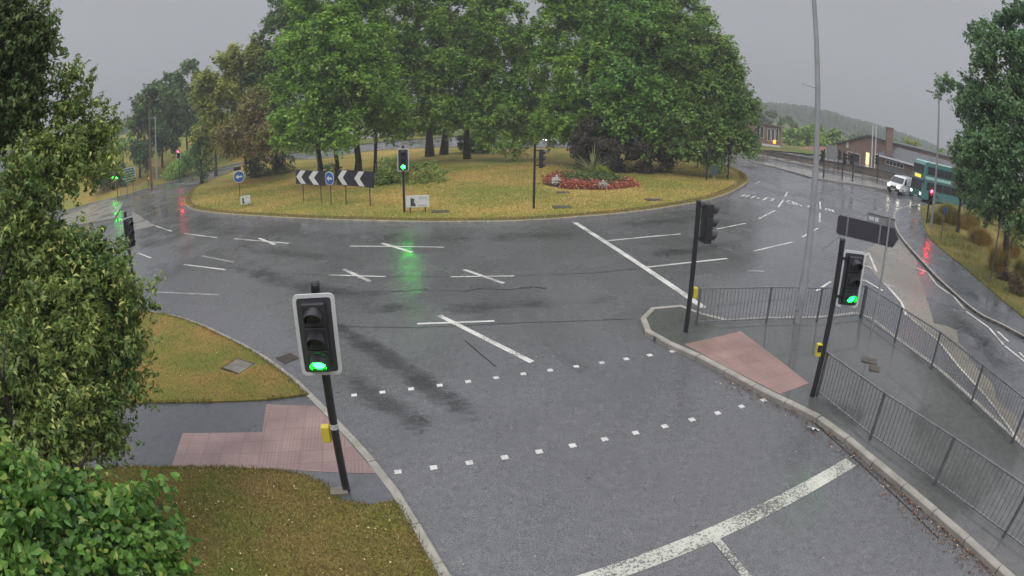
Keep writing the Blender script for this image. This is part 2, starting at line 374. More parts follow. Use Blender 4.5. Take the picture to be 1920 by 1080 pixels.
def stones(pl, w_, h0, h1, closed=False, L_=.9, side=1):
    """a run of kerbstones along a polyline, each with its own small gap and tilt"""
    P = list(pl)+([pl[0]] if closed else []); cum = [0]
    for a, b in zip(P, P[1:]): cum.append(cum[-1]+(b-a).length)
    def at(d):
        d = max(0, min(cum[-1]-1e-4, d)); i = max(k for k in range(len(cum)-1) if cum[k] <= d); return P[i].lerp(P[i+1], (d-cum[i])/max(1e-6, cum[i+1]-cum[i]))
    mb = MB(); n = max(1, int(cum[-1]/L_)); r = random.Random(2)
    for k in range(n):
        a, b = at(cum[-1]*k/n+.008), at(cum[-1]*(k+1)/n-.008); t = (b-a).normalized(); s = Vector((-t.y, t.x))*w_*side; o = s*r.uniform(-.04, .04); z = h1+r.uniform(-.004, .004); e = s*.14
        vs = [g3(*(a+o), h0), g3(*(b+o), h0), g3(*(b+s+o), h0), g3(*(a+s+o), h0), g3(*(a+o), z-.02), g3(*(b+o), z-.02), g3(*(a+o+e), z), g3(*(b+o+e), z), g3(*(b+s+o), z), g3(*(a+s+o), z)]
        mb.add(vs, [(0, 1, 5, 4), (4, 5, 7, 6), (6, 7, 8, 9), (2, 3, 9, 8), (1, 2, 8, 7, 5), (3, 0, 4, 6, 9)])
    return mb
def struct(mb, name, m, **k): return tag(mb.build(name, m, **k), kind='structure')

def polar(rs, na, cx, cy_, zf):
    vs = [(cx, cy_, zf(cx, cy_))]; fs = []
    for r in rs:
        for k in range(na):
            a = 2*math.pi*k/na; x, y = cx+r*math.cos(a), cy_+r*math.sin(a); vs.append((x, y, zf(x, y)))
    for k in range(na): fs.append((0, 1+k, 1+(k+1) % na))
    for i in range(len(rs)-1):
        for k in range(na):
            a = 1+i*na+k; b = 1+i*na+(k+1) % na; fs.append((a, a+na, b+na, b))
    return MB().add(vs, fs)
struct(polar([8, 20, 40, 60, 80, 95, 110, 130, 160, 200, 300, 500, 900, 1500, 2500], 96, 0, 40, lambda x, y: gz(x, y)-.04), 'ground', M['field'])
struct(polar([4, 8, 12, 16, 20, 25, 30, 35, 40, 48, 56, 64, 72, 80, 90], 72, 0, 38, lambda x, y: gz(x, y)), 'road', M['road'])

# the roundabout island
isl = GX([(345, 378), (352, 390), (375, 398), (430, 405), (520, 411), (620, 416), (760, 419), (900, 418), (1000, 415), (1080, 410), (1180, 402),
          (1280, 388), (1350, 372), (1394, 350), (1402, 338), (1390, 325), (1360, 313), (1310, 303), (1262, 295), (1180, 286), (1080, 280), (960, 277), (850, 278),
          (700, 285), (607, 300), (530, 301), (462, 308), (425, 327), (385, 342), (358, 356)])
isl = smooth(isl, 5, True)
struct(sheet(MB(), offset(isl, .08, True), .14, .14), 'roundabout_grass', M['grass'])
struct(stones(isl, .17, -.02, .125, True), 'roundabout_kerb', M['kerb'])
ring = offset(isl, .165, True); ring2 = offset(isl, .75, True)
struct(strip(MB(), ring, ring2, .1, .144, True), 'roundabout_worn_edge', grassm('worn_grass_edge', (.11, .09, .03), (.14, .095, .045), (.07, .055, .04), .8))

# left footway, kerb and verges
lk = GX([(60, 600), (170, 578), (290, 590), (360, 606), (420, 632), (480, 662), (530, 695), (567, 724), (600, 757), (650, 808), (690, 852), (725, 892), (757, 935), (787, 985), (816, 1033), (843, 1080)])
dl = (lk[-1]-lk[-3]).normalized(); lk += [lk[-1]+dl*1.5, lk[-1]+dl*9]
lk = smooth(lk, 5)
lin = offset(lk, -.15)
land = offset(lk, -.06)+[Vector((-40, -6)), Vector((-45, 20))]
struct(sheet(MB(), land, .118, .12), 'left_footway', M['path'])
struct(stones(lk, .15, -.02, .125, side=-1), 'left_kerb', M['kerb'])
k0 = offset(lk, -.17)
def near_i(pl, p): return min(range(len(pl)), key=lambda i: (pl[i]-p).length)
iA = near_i(k0, xy(G(584, 742))); iB = near_i(k0, xy(G(752, 948)))
v1 = k0[2:iA+1]+GX([(580, 750), (500, 760), (400, 764), (300, 765), (200, 767), (90, 770), (10, 775)])+[Vector((-22, 9))]
v2 = k0[iB:-1]+[Vector((-6, -5)), Vector((-14, 2))]+GX([(10, 900), (130, 893), (250, 887), (420, 887), (520, 893), (567, 900), (612, 918), (640, 950), (700, 958)])
struct(sheet(MB(), v1, .150, .05), 'grass_verge_far', M['grass3'])
struct(sheet(MB(), v2, .150, .05), 'grass_verge_near', M['grass2'])
iC = near_i(k0, xy(G(607, 768))); iD = near_i(k0, xy(G(722, 890)))
tl = k0[iC:iD+1]+GX([(640, 896), (520, 889), (420, 886), (325, 885), (345, 822), (420, 821), (495, 820), (503, 767)])
struct(sheet(MB(), tl, .124, .01), 'tactile_paving_left', M['tactile'])

# refuge on the right
nk = GX([(1200, 604), (1204, 622), (1222, 640), (1262, 658), (1300, 675), (1355, 704), (1410, 734), (1455, 757), (1500, 776), (1545, 804), (1595, 842), (1650, 890), (1705, 936), (1765, 988), (1820, 1036), (1868, 1080)])
dn = (nk[-1]-nk[-3]).normalized(); nk += [nk[-1]+dn*3, nk[-1]+dn*9]
fk = GX([(1203, 592), (1225, 583), (1285, 579), (1308, 587), (1325, 602), (1370, 606), (1435, 601), (1528, 600), (1606, 591), (1626, 596), (1690, 645), (1757, 694), (1830, 760), (1905, 832)])
df = (fk[-1]-fk[-3]).normalized(); fk += [fk[-1]+df*3, fk[-1]+df*9]
ref = smooth(nk[::-1]+fk, 4)      # runs up the near side, round the nose, down the far side
struct(sheet(MB(), offset(ref, -.06), .118, .12), 'refuge_pavement', M['pave'])
struct(stones(ref, .15, -.02, .125, side=-1), 'refuge_kerb', M['kerb'])
struct(sheet(MB(), GX([(1386, 629), (1514, 728), (1459, 748), (1400, 718), (1340, 687), (1281, 654)]), .124, .01), 'tactile_paving_right', M['tactile2'])

# right-hand footway and grass
rk = GX([(1676, 405), (1684, 440), (1736, 502), (1780, 546), (1831, 590), (1880, 615), (1925, 640)])
rb = GX([(1727, 399), (1740, 442), (1764, 469), (1802, 500), (1842, 535), (1887, 575), (1925, 607)])
dr = (rk[-1]-rk[-3]).normalized(); dq = (rb[-1]-rb[-3]).normalized(); rk += [rk[-1]+dr*10]; rb += [rb[-1]+dq*11]
rk = smooth([xy(G(1722, 384)), xy(G(1690, 392))]+rk[0:], 4); rb = smooth([xy(G(1745, 385)), xy(G(1728, 390))]+rb, 4)
struct(strip(MB(), rk, rb, -.02, .10), 'right_footway', M['path'])
struct(strip(MB(), rk, offset(rk, .14), -.02, .112), 'right_kerb', M['kerb'])
vr = rb+[Vector((45, 0)), Vector((60, 20)), Vector((75, 45))]+GX([(1790, 384)])
struct(sheet(MB(), vr, .135, .14), 'right_verge', grassm('rough_verge', (.13, .14, .04), (.24, .19, .06), (.13, .09, .04), .4))

# far sides: bank on the left, footways on the right and behind
bl = smooth(GX([(120, 396), (175, 380), (232, 367), (262, 358), (300, 347), (350, 333), (400, 318), (463, 303), (480, 300)])+[Vector((-37, 96))], 4)
vs = []; prof = [(0, -.02), (.02, .13), (2.5, .16), (6, .9), (14, 3.6), (24, 6.6), (36, 8.6), (70, 10.5), (110, 11)]
rows = [[p+Vector((-.80, .60))*d for p in bl] for d, h in prof]
vv = [g3(p.x, p.y, h) for (d, h), rr in zip(prof, rows) for p in rr]; n = len(bl)
ff = [(i*n+j, i*n+j+1, (i+1)*n+j+1, (i+1)*n+j) for i in range(len(prof)-1) for j in range(n-1)]
struct(MB().add(vv, ff), 'grass_bank', grassm('bank_grass', (.16, .19, .035), (.36, .25, .06), (.22, .12, .045), .12), smooth=True)
struct(strip(MB(), offset(bl, -.2), offset(bl, .03), -.02, .125), 'bank_kerb', M['kerb'])
lp = GX([(30, 432), (90, 420), (200, 374), (231, 381), (214, 411), (140, 424), (60, 450)])
struct(sheet(MB(), lp, .10, .11), 'pale_refuge', M['pale'])
fb = smooth([g.xy for g in (A(430, 300, 96), A(600, 290, 96), A(800, 280, 98), A(960, 275, 100), A(1150, 275, 98), A(1300, 285, 92), A(1372, 286, 82))], 4)
fb2 = offset(fb, 60)
struct(strip(MB(), fb, fb2, -.3, .15), 'far_verge', M['field'])
struct(sheet(MB(), GX([(1409, 306), (1450, 315), (1530, 337), (1560, 341), (1610, 348), (1662, 357), (1672, 351), (1620, 339), (1560, 329), (1530, 325), (1450, 306)]), .1, .12), 'far_refuge', M['pale'])
wl = GX([(1372, 284), (1410, 289), (1458, 297), (1522, 309), (1580, 321), (1640, 333), (1692, 344), (1760, 356)])
struct(strip(MB(), offset(wl, -3.2), offset(wl, 1), -.02, .1), 'far_footway', M['pale'])

# painted markings
def line(mb, a, b, wd, h=.006, wd2=None):
    p, q = xy(G(*a)), xy(G(*b)); t = (q-p).normalized(); s = Vector((-t.y, t.x)); w2 = wd2 or wd
    n = max(1, int((q-p).length/1.2)); vs = []
    for i in range(n+1):
        c = p.lerp(q, i/n); wv = wd+(w2-wd)*i/n; vs += [g3(*(c+s*wv/2), h), g3(*(c-s*wv/2), h)]
    return mb.add(vs, [(2*i, 2*i+1, 2*i+3, 2*i+2) for i in range(n)])
mk = MB(); mj = MB()
line(mk, (1079, 416), (1318, 577), .22)
for a, b in [((1140, 451), (1275, 439)), ((1213, 501), (1362, 485)), ((1343, 430), (1397, 419)), ((1412, 471), (1485, 454)), ((1503, 445), (1533, 428)),
             ((1421, 411), (1452, 395)), ((1458, 389), (1468, 375)), ((1471, 369), (1476, 360)), ((1537, 378), (1538, 392)), ((1537, 399), (1536, 417)), ((1415, 345), (1424, 341))]:
    line(mk, a, b, .12)
for a, b in [((440, 448), (543, 457)), ((657, 462), (831, 463)), ((617, 516), (722, 519)), ((843, 519), (964, 517)), ((781, 608), (926, 604))]: line(mj, a, b, .11, .010)
for a, b in [((487, 447), (517, 459)), ((716, 456), (772, 473)), ((645, 505), (694, 528)), ((868, 505), (944, 531)), ((821, 592), (998, 681))]: line(mk, a, b, .15, .006)
for a, b in [((346, 438), (408, 446)), ((345, 496), (424, 506)), ((257, 474), (283, 484)), ((328, 345), (424, 343)), ((330, 365), (357, 357)), ((280, 363), (306, 355)), ((290, 423), (322, 434))]: line(mk, a, b, .12)
for a, b in [((1388, 369), (1397, 365)), ((1396, 370), (1404, 366)), ((1406, 372), (1415, 368)), ((1419, 373), (1422, 371)), ((1429, 376), (1437, 371)), ((1437, 371), (1449, 373)), ((1440, 376), (1446, 377)), ((1446, 377), (1449, 373)),
             ((1474, 379), (1480, 376)), ((1475, 381), (1482, 382)), ((1485, 378), (1488, 384)), ((1491, 380), (1495, 385)), ((1500, 385), (1502, 387)), ((1514, 389), (1517, 386)), ((1526, 390), (1530, 387)),
             ((1547, 393), (1550, 391)), ((1547, 395), (1550, 396)), ((1554, 392), (1557, 396)), ((1560, 393), (1563, 398))]: line(mk, a, b, .16)
for a, b in [((1612, 491), (1629, 474)), ((1629, 474), (1644, 510)), ((1613, 498), (1625, 499)), ((1625, 499), (1636, 504)), ((1608, 526), (1622, 526)), ((1622, 526), (1656, 546)),
             ((1657, 533), (1679, 539)), ((1663, 536), (1691, 567)), ((1691, 567), (1700, 592)), ((1530, 546), (1558, 528)),
             ((1718, 503), (1740, 511)), ((1740, 511), (1758, 535)), ((1758, 535), (1791, 558)), ((1791, 558), (1809, 580)), ((1812, 584), (1855, 615)), ((1856, 616), (1882, 647)), ((1884, 649), (1925, 682)),
             ((1871, 622), (1891, 641)), ((1911, 661), (1925, 676))]: line(mk, a, b, .11, .013)
struct(mk, 'road_markings', M['white']); struct(mj, 'road_cross_markings', M['white'])
ms = MB(); line(ms, (1596, 867), (1090, 1092), .30)
line(ms, (1342, 1012), (1440, 1130), .13, .010)
for a, b in [((1702, 592), (1760, 640)), ((1760, 640), (1800, 690)), ((1800, 690), (1850, 745)), ((1850, 745), (1925, 850))]: line(ms, a, b, .09, .016)
struct(ms, 'worn_stop_line', M['cream'])
mf = MB()
for a, b in [((295, 548), (410, 553)), ((380, 480), (440, 492)), ((1400, 508), (1432, 509)), ((1560, 352), (1620, 360)), ((1590, 365), (1640, 385)), ((1500, 350), (1530, 352))]: line(mf, a, b, .14)
struct(mf, 'faded_markings', M['faint'])
st = MB(); q0 = xy(G(665, 741)); q1 = xy(G(1260, 659)); dd = (q1-q0)/12; ang = math.atan2(dd.y, dd.x)
for base, k0_, k1_ in ((q0, 0, 13), (xy(G(747, 884)), 0, 13)):
    for i in range(k0_, k1_):
        c = base+dd*i*(1 if base is q0 else (xy(G(1435, 754))-base).length/12/dd.length); u = dd.normalized()*.058; v = Vector((-u.y, u.x))
        sk = random.uniform(-.008, .008)
        st.add([g3(*(c+u+v), .012), g3(*(c+u-v+u*sk), .012), g3(*(c-u-v), .012), g3(*(c-u+v), .012), g3(*(c+u+v), 0), g3(*(c+u-v), 0), g3(*(c-u-v), 0), g3(*(c-u+v), 0)],
               [(0, 1, 2, 3), (0, 4, 5, 1), (1, 5, 6, 2), (2, 6, 7, 3), (3, 7, 4, 0)])
struct(st, 'crossing_studs', paint('stud_paint', (.60, .60, .58), .36))
bf = GX([(1612, 478), (1632, 463), (1668, 446), (1686, 446), (1722, 490), (1717, 503), (1728, 530), (1738, 560), (1748, 590), (1752, 606), (1775, 611), (1795, 620), (1799, 643), (1812, 655), (1818, 672), (1836, 694), (1858, 716), (1866, 732), (1868, 748),
         (1885, 765), (1905, 780), (1912, 800), (1930, 815), (1930, 858), (1850, 748), (1800, 693), (1760, 643), (1702, 595), (1690, 570), (1663, 538), (1640, 515)])
struct(sheet(MB(), bf, .004), 'buff_surfacing', M['buff'])
struct(sheet(MB(), GX([(247, 396), (291, 423), (246, 433)]), .004), 'buff_wedge', M['pale'])
# tar joints and patched cracks in the road
tj = MB()
for a, b in [((640, 612), (780, 615)), ((780, 615), (980, 607)), ((980, 607), (1190, 598)), ((1325, 575), (1480, 560)), ((1540, 470), (1640, 390)), ((640, 519), (845, 519)), ((964, 517), (1110, 512)), ((1110, 512), (1213, 502)),
             ((1500, 770), (1700, 950)), ((1700, 950), (1760, 1010)), ((420, 500), (520, 513)), ((520, 513), (620, 516)), ((870, 640), (930, 690))]: line(tj, a, b, .035, .003)
for x0, x1, y0, y1, wd in ((733, 800, 547, 543, .13), (868, 905, 547, 541, .12), (938, 1000, 544, 538, .13), (1004, 1024, 538, 541, .12), (655, 735, 549, 546, .05), (800, 868, 545, 546, .05), (905, 938, 542, 543, .05)):
    rk_ = random.Random(x0); pts_ = [(x0+(x1-x0)*i/9, y0+(y1-y0)*i/9+rk_.uniform(-1.3, 1.3)) for i in range(10)]
    for p, q in zip(pts_, pts_[1:]): wd *= 1 if p is not pts_[0] else .6; w0 = wd*rk_.uniform(.4, 1.3); line(tj, p, q, w0, .003, wd*rk_.uniform(.4, 1.3))
struct(tj, 'tar_joints', mat('tar', (.018, .018, .02), .3, var=.3))

# dark tyre-polished and wet streaks lying in the asphalt
sm_ = bpy.data.materials.new('tyre_streaks'); sm_.use_nodes = True; nt = sm_.node_tree; b = nt.nodes['Principled BSDF']
b.inputs['Base Color'].default_value = (.028, .028, .031, 1); b.inputs['Roughness'].default_value = .32
o = N(nt, 'ShaderNodeTexCoord').outputs['Object']; at_ = N(nt, 'ShaderNodeAttribute'); at_.attribute_name = 'fade'
n1 = noise(nt, o, 14, 6, None, .8); n2 = noise(nt, o, .9, 4); n3 = noise(nt, o, 3.5, 5, (1, 4, 1))
a1 = N(nt, 'ShaderNodeMath', operation='ADD'); nt.links.new(rng(nt, n1, .3, .7, -.55, .55), a1.inputs[0]); nt.links.new(rng(nt, n2, .3, .7, -.5, .35), a1.inputs[1])
a3 = N(nt, 'ShaderNodeMath', operation='ADD'); nt.links.new(a1.outputs[0], a3.inputs[0]); nt.links.new(rng(nt, n3, .3, .7, -.35, .35), a3.inputs[1])
a2 = N(nt, 'ShaderNodeMath', operation='ADD'); nt.links.new(a3.outputs[0], a2.inputs[0]); nt.links.new(at_.outputs['Fac'], a2.inputs[1])
nt.links.new(rng(nt, a2.outputs[0], .15, 1.15, 0, .52), b.inputs['Alpha'])
V_, F_, W_ = [], [], []
for pts, wd, st in [(((560, 560), (640, 618), (700, 655), (765, 700), (835, 748), (910, 790)), .75, 1.0), (((640, 690), (690, 735), (750, 775), (800, 810)), .8, .75), (((330, 412), (430, 432), (560, 441), (700, 444), (860, 444), (1020, 440), (1120, 434)), 2.2, .45),
                    (((430, 492), (520, 520), (600, 545), (720, 560)), 1.6, .75), (((450, 462), (560, 478), (660, 490)), 1.3, .7), (((1130, 425), (1250, 415), (1360, 400)), 1.6, .6), (((1180, 480), (1300, 468), (1420, 450)), 1.2, .7),
                    (((640, 575), (800, 580), (1000, 572), (1180, 560)), 1.0, .5), (((1000, 640), (1090, 690), (1180, 740)), .5, .3), (((1760, 560), (1850, 650), (1925, 720)), 1.5, .8), (((255, 400), (330, 380), (420, 352)), 1.5, .6)]:
    pl = smooth(GX(pts), 6); cols = [offset(pl, wd*(j/6-.5)) for j in range(7)]; b0 = len(V_); m_ = len(pl)
    for j, cc in enumerate(cols):
        for i, p in enumerate(cc): V_.append(tuple(g3(p.x, p.y, .0045))); W_.append(st*math.sin(math.pi*j/6)*min(1, i/4, (m_-1-i)/4))
    F_ += [(b0+j*m_+i, b0+j*m_+i+1, b0+(j+1)*m_+i+1, b0+(j+1)*m_+i) for j in range(6) for i in range(m_-1)]
    V_ = V_
o = struct(MB().add(V_, F_), 'tyre_streaks', sm_); fa = o.data.attributes.new('fade', 'FLOAT', 'POINT'); fa.data.foreach_set('value', W_)

# hills with woods on them, and the air
def hill(name, pts, D, depth, m):
    nx, ny = 220, 26; vs = []; rnd = random.Random(3)
    P = [A(px, py, D) for px, py in pts]
    for j in range(ny):
        t = j/(ny-1)
        for i in range(nx):
            u = i/(nx-1)*(len(P)-1); k = min(int(u), len(P)-2); c = P[k].lerp(P[k+1], u-k)
            z = (c.z-2)*math.sin(t*math.pi/2)**.8 + (2.6*rnd.random()+1.5*math.sin(i*.9+j))*min(1, t*3)
            q = c.xy*(1+(t-1)*depth/D); vs.append((q.x, q.y, z if j else -12))
    o = MB().add(vs, [(j*nx+i, j*nx+i+1, (j+1)*nx+i+1, (j+1)*nx+i) for j in range(ny-1) for i in range(nx-1)]).build(name, m)
    return tag(o, kind='structure')
M['hillwood'] = mat('wooded_hillside', (.035, .062, .022), .95, var=.45, vs=.05, bump=0)
M['hillwood2'] = mat('hillside_fields', (.05, .08, .03), .95, var=.35, vs=.012)
hill('hillside', [(1290, 190), (1380, 186), (1415, 194), (1460, 196), (1510, 201), (1560, 212), (1600, 225), (1640, 234), (1680, 247), (1720, 260), (1790, 288), (1860, 318), (1960, 360)], 520, 220, M['hillwood'])
hill('valley_side', [(1290, 232), (1400, 232), (1480, 240), (1560, 250), (1640, 262), (1720, 282), (1800, 310), (1900, 345)], 330, 100, M['hillwood2'])
hill('left_hillside', [(-60, 330), (60, 285), (150, 252), (215, 232), (240, 224), (275, 226), (330, 215), (400, 208), (500, 196)], 450, 200, M['hillwood'])

hb = MB().box((0, 470, 70), (2100, 1100, 180))
hm = bpy.data.materials.new('damp_air'); hm.use_nodes = True; hm.node_tree.nodes.clear()
pv = N(hm.node_tree, 'ShaderNodeVolumePrincipled'); pv.inputs['Density'].default_value = .0017; pv.inputs['Color'].default_value = (.80, .83, .88, 1); pv.inputs['Anisotropy'].default_value = 0
hm.node_tree.links.new(pv.outputs[0], N(hm.node_tree, 'ShaderNodeOutputMaterial').inputs['Volume'])
HAZE = True
if HAZE: tag(hb.build('haze', hm), kind='stuff')

# ------------------------------------------------------------------ traffic signals
def signal(base, H, face, label, board=True, lit=None, z0=None, hx=0.0, hy=-.20, box=None, sticker=False, dim=False, group='traffic signals round the junction', hl=1.0, boxlit=False):
    """local -Y is the way the lamps face; H is the pole's height, z0 the underside of the head"""
    t = empty('traffic_signal', g3(base[0], base[1]), face, label, 'traffic signal', group)
    z0 = z0 if z0 is not None else H-1.2
    m = MB().tube([(0, 0, -.05), (0, 0, H)], .062, 14); p = m.build('pole', M['black'], t, smooth=True)
    MB().tube([(0, 0, H), (0, 0, H+.03)], [.066, .05], 14).build('pole_cap', M['housing'], p)
    k = MB(); k.box((0, 0, .02), (.24, .24, .05)); k.build('base_collar', M['concrete'], t)
    for z in (z0+.12, z0+.95*hl-.08): MB().box((hx/2, hy/2+.02, z), (max(.05, abs(hx)), max(.05, abs(hy)), .05)).build('bracket', M['housing'], t)
    hd = MB(); u = .315*hl
    for i in range(3): hd.box((hx, hy, z0+u*(i+.5)), (.30*hl, .19, u-.006))
    hd.box((hx, hy+.1, z0+u*1.5), (.24*hl, .03, u*3-.04))
    h = hd.build('signal_head', M['housing'], t, bevel=.015)
    yf = hy-.098
    for i, c in enumerate(('green', 'amber', 'red')):
        zc = z0+u*(i+.5)+.005
        on = lit == c
        MB().tube([(hx, yf+.004, zc), (hx, yf-.012, zc), (hx, yf-.02, zc)], [.100*hl, .100*hl, .06*hl], 24).build('lens', M['green_dim' if dim else c+'_on'] if on else M['lens_off'], h, smooth=False)
        MB().hood((hx, yf, zc), .118*hl, .22*hl).build('visor', M['housing'], h, smooth=True)
    if board:
        W, Hh = .56*hl, u*3+.18; r = .07; zc = z0+u*1.5
        def rr(w_, h_, r_):
            return [(hx+sx*(w_/2-r_)+r_*math.cos(R(a)), zc+sz*(h_/2-r_)+r_*math.sin(R(a))) for sx, sz, a0 in ((1, 1, 0), (-1, 1, 90), (-1, -1, 180), (1, -1, 270)) for a in (a0, a0+30, a0+60, a0+90)]
        o_, i_ = rr(W, Hh, r), rr(W-.10, Hh-.10, r*.55)
        yb = hy+.03
        MB().prism(rr(W-.02, Hh-.02, r), yb, yb+.006).build('backing_board', M['board'], t)
        bb = MB(); n = len(o_); vs = [Vector((x, yb-.012, z)) for x, z in o_]+[Vector((x, yb-.012, z)) for x, z in i_]+[Vector((x, yb+.014, z)) for x, z in o_]
        bb.add(vs, [(q, (q+1) % n, n+(q+1) % n, n+q) for q in range(n)]+[(q, 2*n+q, 2*n+(q+1) % n, (q+1) % n) for q in range(n)])
        bb.build('white_border', M['wborder'], t)
    if box:
        for (bx, by, bz) in box:
            q = MB().box((bx, by, bz), (.13, .12, .27)).build('push_button_box', M['yellow'], t, bevel=.02)
            s = 1 if by > 0 else -1
            MB().box((bx, by+s*.063, bz+.05), (.10, .012, .14)).build('button_panel', M['amber_on'] if boxlit else M['signblack'], q)
    if sticker:
        s = MB(); n = 8
        def arc(z, h, a0, a1, rr_, mb):
            vs = [(rr_*math.cos(R(a0+(a1-a0)*k/n)), rr_*math.sin(R(a0+(a1-a0)*k/n)), zz) for zz in (z, z+h) for k in range(n+1)]
            mb.add(vs, [(k, k+1, n+2+k, n+1+k) for k in range(n)])
        arc(sticker, .085, -150, -20, .0645, s); sk = s.build('sticker', M['signwhite'], t)
        d = MB()
        for k, (a, ww, zz, hh) in enumerate([(-128, 12, .06, .012), (-123, 4, .015, .05), (-108, 4, .02, .05), (-104, 10, .02, .012), (-90, 4, .015, .055), (-78, 4, .015, .055), (-68, 12, .06, .012), (-63, 4, .015, .05), (-48, 4, .015, .055), (-42, 10, .04, .012)]):
            arc(sticker+zz, hh, a, a+ww, .0655, d)
        d.build('sticker_lettering', M['signblack'], sk)
    return t

sdir = dd.normalized(); near_f = Vector((sdir.y, -sdir.x)); FN = face_to(near_f.x, near_f.y)      # facing drivers who wait at the near stop line
q1_, q2_ = xy(G(1080, 416)), xy(G(1318, 578)); sl = (q2_-q1_).normalized(); FR = face_to(-sl.y, sl.x) # facing drivers held at the line across the circle
bL = G(653, 930); bR2 = G(1520, 752); bR1 = G(1284, 630)
signal(bL, 3.44, FN-.06, 'white-bordered signal showing green on a sticker-marked black pole, nearest the camera', lit='green', z0=2.34, hx=-.02, hl=1.0, box=[(-.14, .02, 1.20)], sticker=1.30)
MB_t = MB().box((0, 0, .02), (.28, .18, .07), .3)
cv = MB_t.build('cable_cover', M['concrete']); cv.location = g3(*G(640, 935).xy, .13); tag(cv, 'small pale concrete block at the foot of the nearest signal pole', 'cover block')
t = signal(bR2, 3.38, FN-.45, 'white-bordered signal beside the red paving, under the arrow sign, showing green', lit='green', dim=True, z0=2.16, hx=.34, hy=-.02, box=[(-.12, 0, 1.15)])
signal(bR1, 3.34, FR, 'black signal seen from behind at the end of the guard rails, yellow button box', board=False, z0=2.35, hy=-.27, box=[(0, -.12, 1.12)])
bM = G(1001, 394); signal(bM, HT(bM, 1003, 270), face_to(1, -.1), 'unlit signal seen side-on, alone on the lawn left of the flower bed', board=False, hy=-.33)
bG = G(758, 402); signal(bG, HT(bG, 763, 274), face_to(.18, -.98), 'signal showing green in a white border on the lawn beside the white nameplate', lit='green', hl=1.05)
bS = G(241, 466, 2.2); signal(bS, 3.5, face_to(.92, -.38), 'signal half hidden in the leaves of the big left tree, visors jutting right', hy=-.22, lit=None)
fs = 'distant signals on the roundabout approaches'
def far_signal(bp, tp, face, label, lit=None, board=True, **k):
    b = G(*bp); return signal(b, max(2.6, HT(b, *tp)), face, label, lit=lit, board=board, group=fs, hl=1.15, **k)
far_signal((220, 372), (218, 318), face_to(.6, -.8), 'left-hand junction signal showing green right beside the green direction sign', 'green')
far_signal((212, 367), (210, 318), face_to(.6, -.8), 'left-hand junction signal showing green closest to the leaves of the big left tree', 'green')
far_signal((337, 340), (332, 280), face_to(.35, -.94), 'signal showing red with white border below the grass bank', 'red')
far_signal((359, 326), (357, 286), face_to(-.9, .4), 'thin dark signal with a lit button box in front of the striped hedge bank', None, False, box=[(0, .12, 1.3)], boxlit=True)
far_signal((278, 352), (276, 300), face_to(-.9, .3), 'dark signal with an orange lit button box left of the brown lamp post', None, False, box=[(0, .12, 1.3)], boxlit=True)
far_signal((463, 333), (461, 298), face_to(-.5, .85), 'dark signal pole beside the round hedge at the left edge of the roundabout', None, False)
far_signal((1363, 341), (1364, 262), face_to(.5, .85), 'dark signal at the right tip of the roundabout lawn beside the back-turned board', None, False)
far_signal((1543, 336), (1545, 279), face_to(-.95, -.3), 'distant signal left of the big square sign back', None, False)
far_signal((1571, 322), (1573, 280), face_to(.9, .3), 'distant signal right of the big square sign back, rusty red low on its pole', None, False)
far_signal((1579, 339), (1582, 284), face_to(.95, .1), 'distant signal with a white tag low on its pole, left of the gable window', None, False)
far_signal((1598, 342), (1600, 286), face_to(-.95, -.2), 'distant signal standing before the white-framed gable window', None, False)
far_signal((1645, 342), (1647, 288), face_to(-.95, -.1), 'distant signal in front of the gable wall beside the white poles', None, False)
far_signal((1738, 422), (1741, 352), face_to(-.35, -.93), 'signal showing red in front of the turquoise bus', 'red', False)

# ------------------------------------------------------------------ guard rails
def guard_rail(pts, label, ht=1.0, gap=.105, post=.05, mb_=None, barw=.013, rails=True):
    t = empty('guard_rail', g3(*pts[0], .11), 0, label, 'guard rail', 'pedestrian guard rails'); o = pts[0]
    def l(p, h): return Vector((p[0]-o[0], p[1]-o[1], gz(p[0], p[1])-gz(o[0], o[1])+h))
    for p in pts:
        MB().box(l(p, ht/2-.05), (post, post, ht+.1)).build('post', M['rail'], t)
    for a, b in zip(pts, pts[1:]):
        n = max(1, int((b-a).length/gap)); m = MB(); e = (b-a).normalized()*post*.55; a2, b2 = a+e, b-e
        m.bar(l(a2, ht-.02), l(b2, ht-.02), .034); m.bar(l(a2, .11), l(b2, .11), .03)
        for i in range(1, n): c = a2.lerp(b2, i/n); m.box(l(c, ht/2+.045), (.011, .011, ht-.16))
        m.build('railing_panel', M['galv'] if mb_ is None else mb_, t)
    return t
pA = GX([(1303, 618), (1434, 612), (1529, 611), (1611, 603)])
pB = GX([(1614, 605), (1676, 650), (1744, 700), (1817, 768), (1893, 840)]); s_ = (pB[-1]-pB[-2]); pB += [pB[-1]+s_, pB[-1]+2*s_]
pC = GX([(1529, 752), (1628, 834), (1747, 921)]); s_ = (pC[-1]-pC[-2]).normalized()*(pC[1]-pC[0]).length; pC += [pC[-1]+s_, pC[-1]+2*s_, pC[-1]+3*s_]
guard_rail(pA, 'grey guard rail along the back edge of the refuge, behind the tall lamp post')
guard_rail(pB, 'grey guard rail running beside the buff-coloured lane on the far side of the refuge')
guard_rail(pC, 'nearest grey guard rail following the kerb from the signal with the yellow box')
M['railfar'] = M['rail']
guard_rail(GX([(1380, 299), (1403, 302), (1430, 307), (1454, 311), (1478, 315), (1503, 320)]), 'distant guard rail at the foot of the stone wall left of the lamp post', gap=.3, mb_=M['rail'])
guard_rail(GX([(1545, 334), (1578, 332), (1600, 336), (1617, 340), (1637, 345), (1655, 349)]), 'distant guard rail among the far signals before the gable building', gap=.3, mb_=M['rail'])
guard_rail(GX([(226, 372), (238, 372), (254, 366), (268, 360)]), 'distant guard rail around the feet of the green direction sign', gap=.25, mb_=M['galv'])

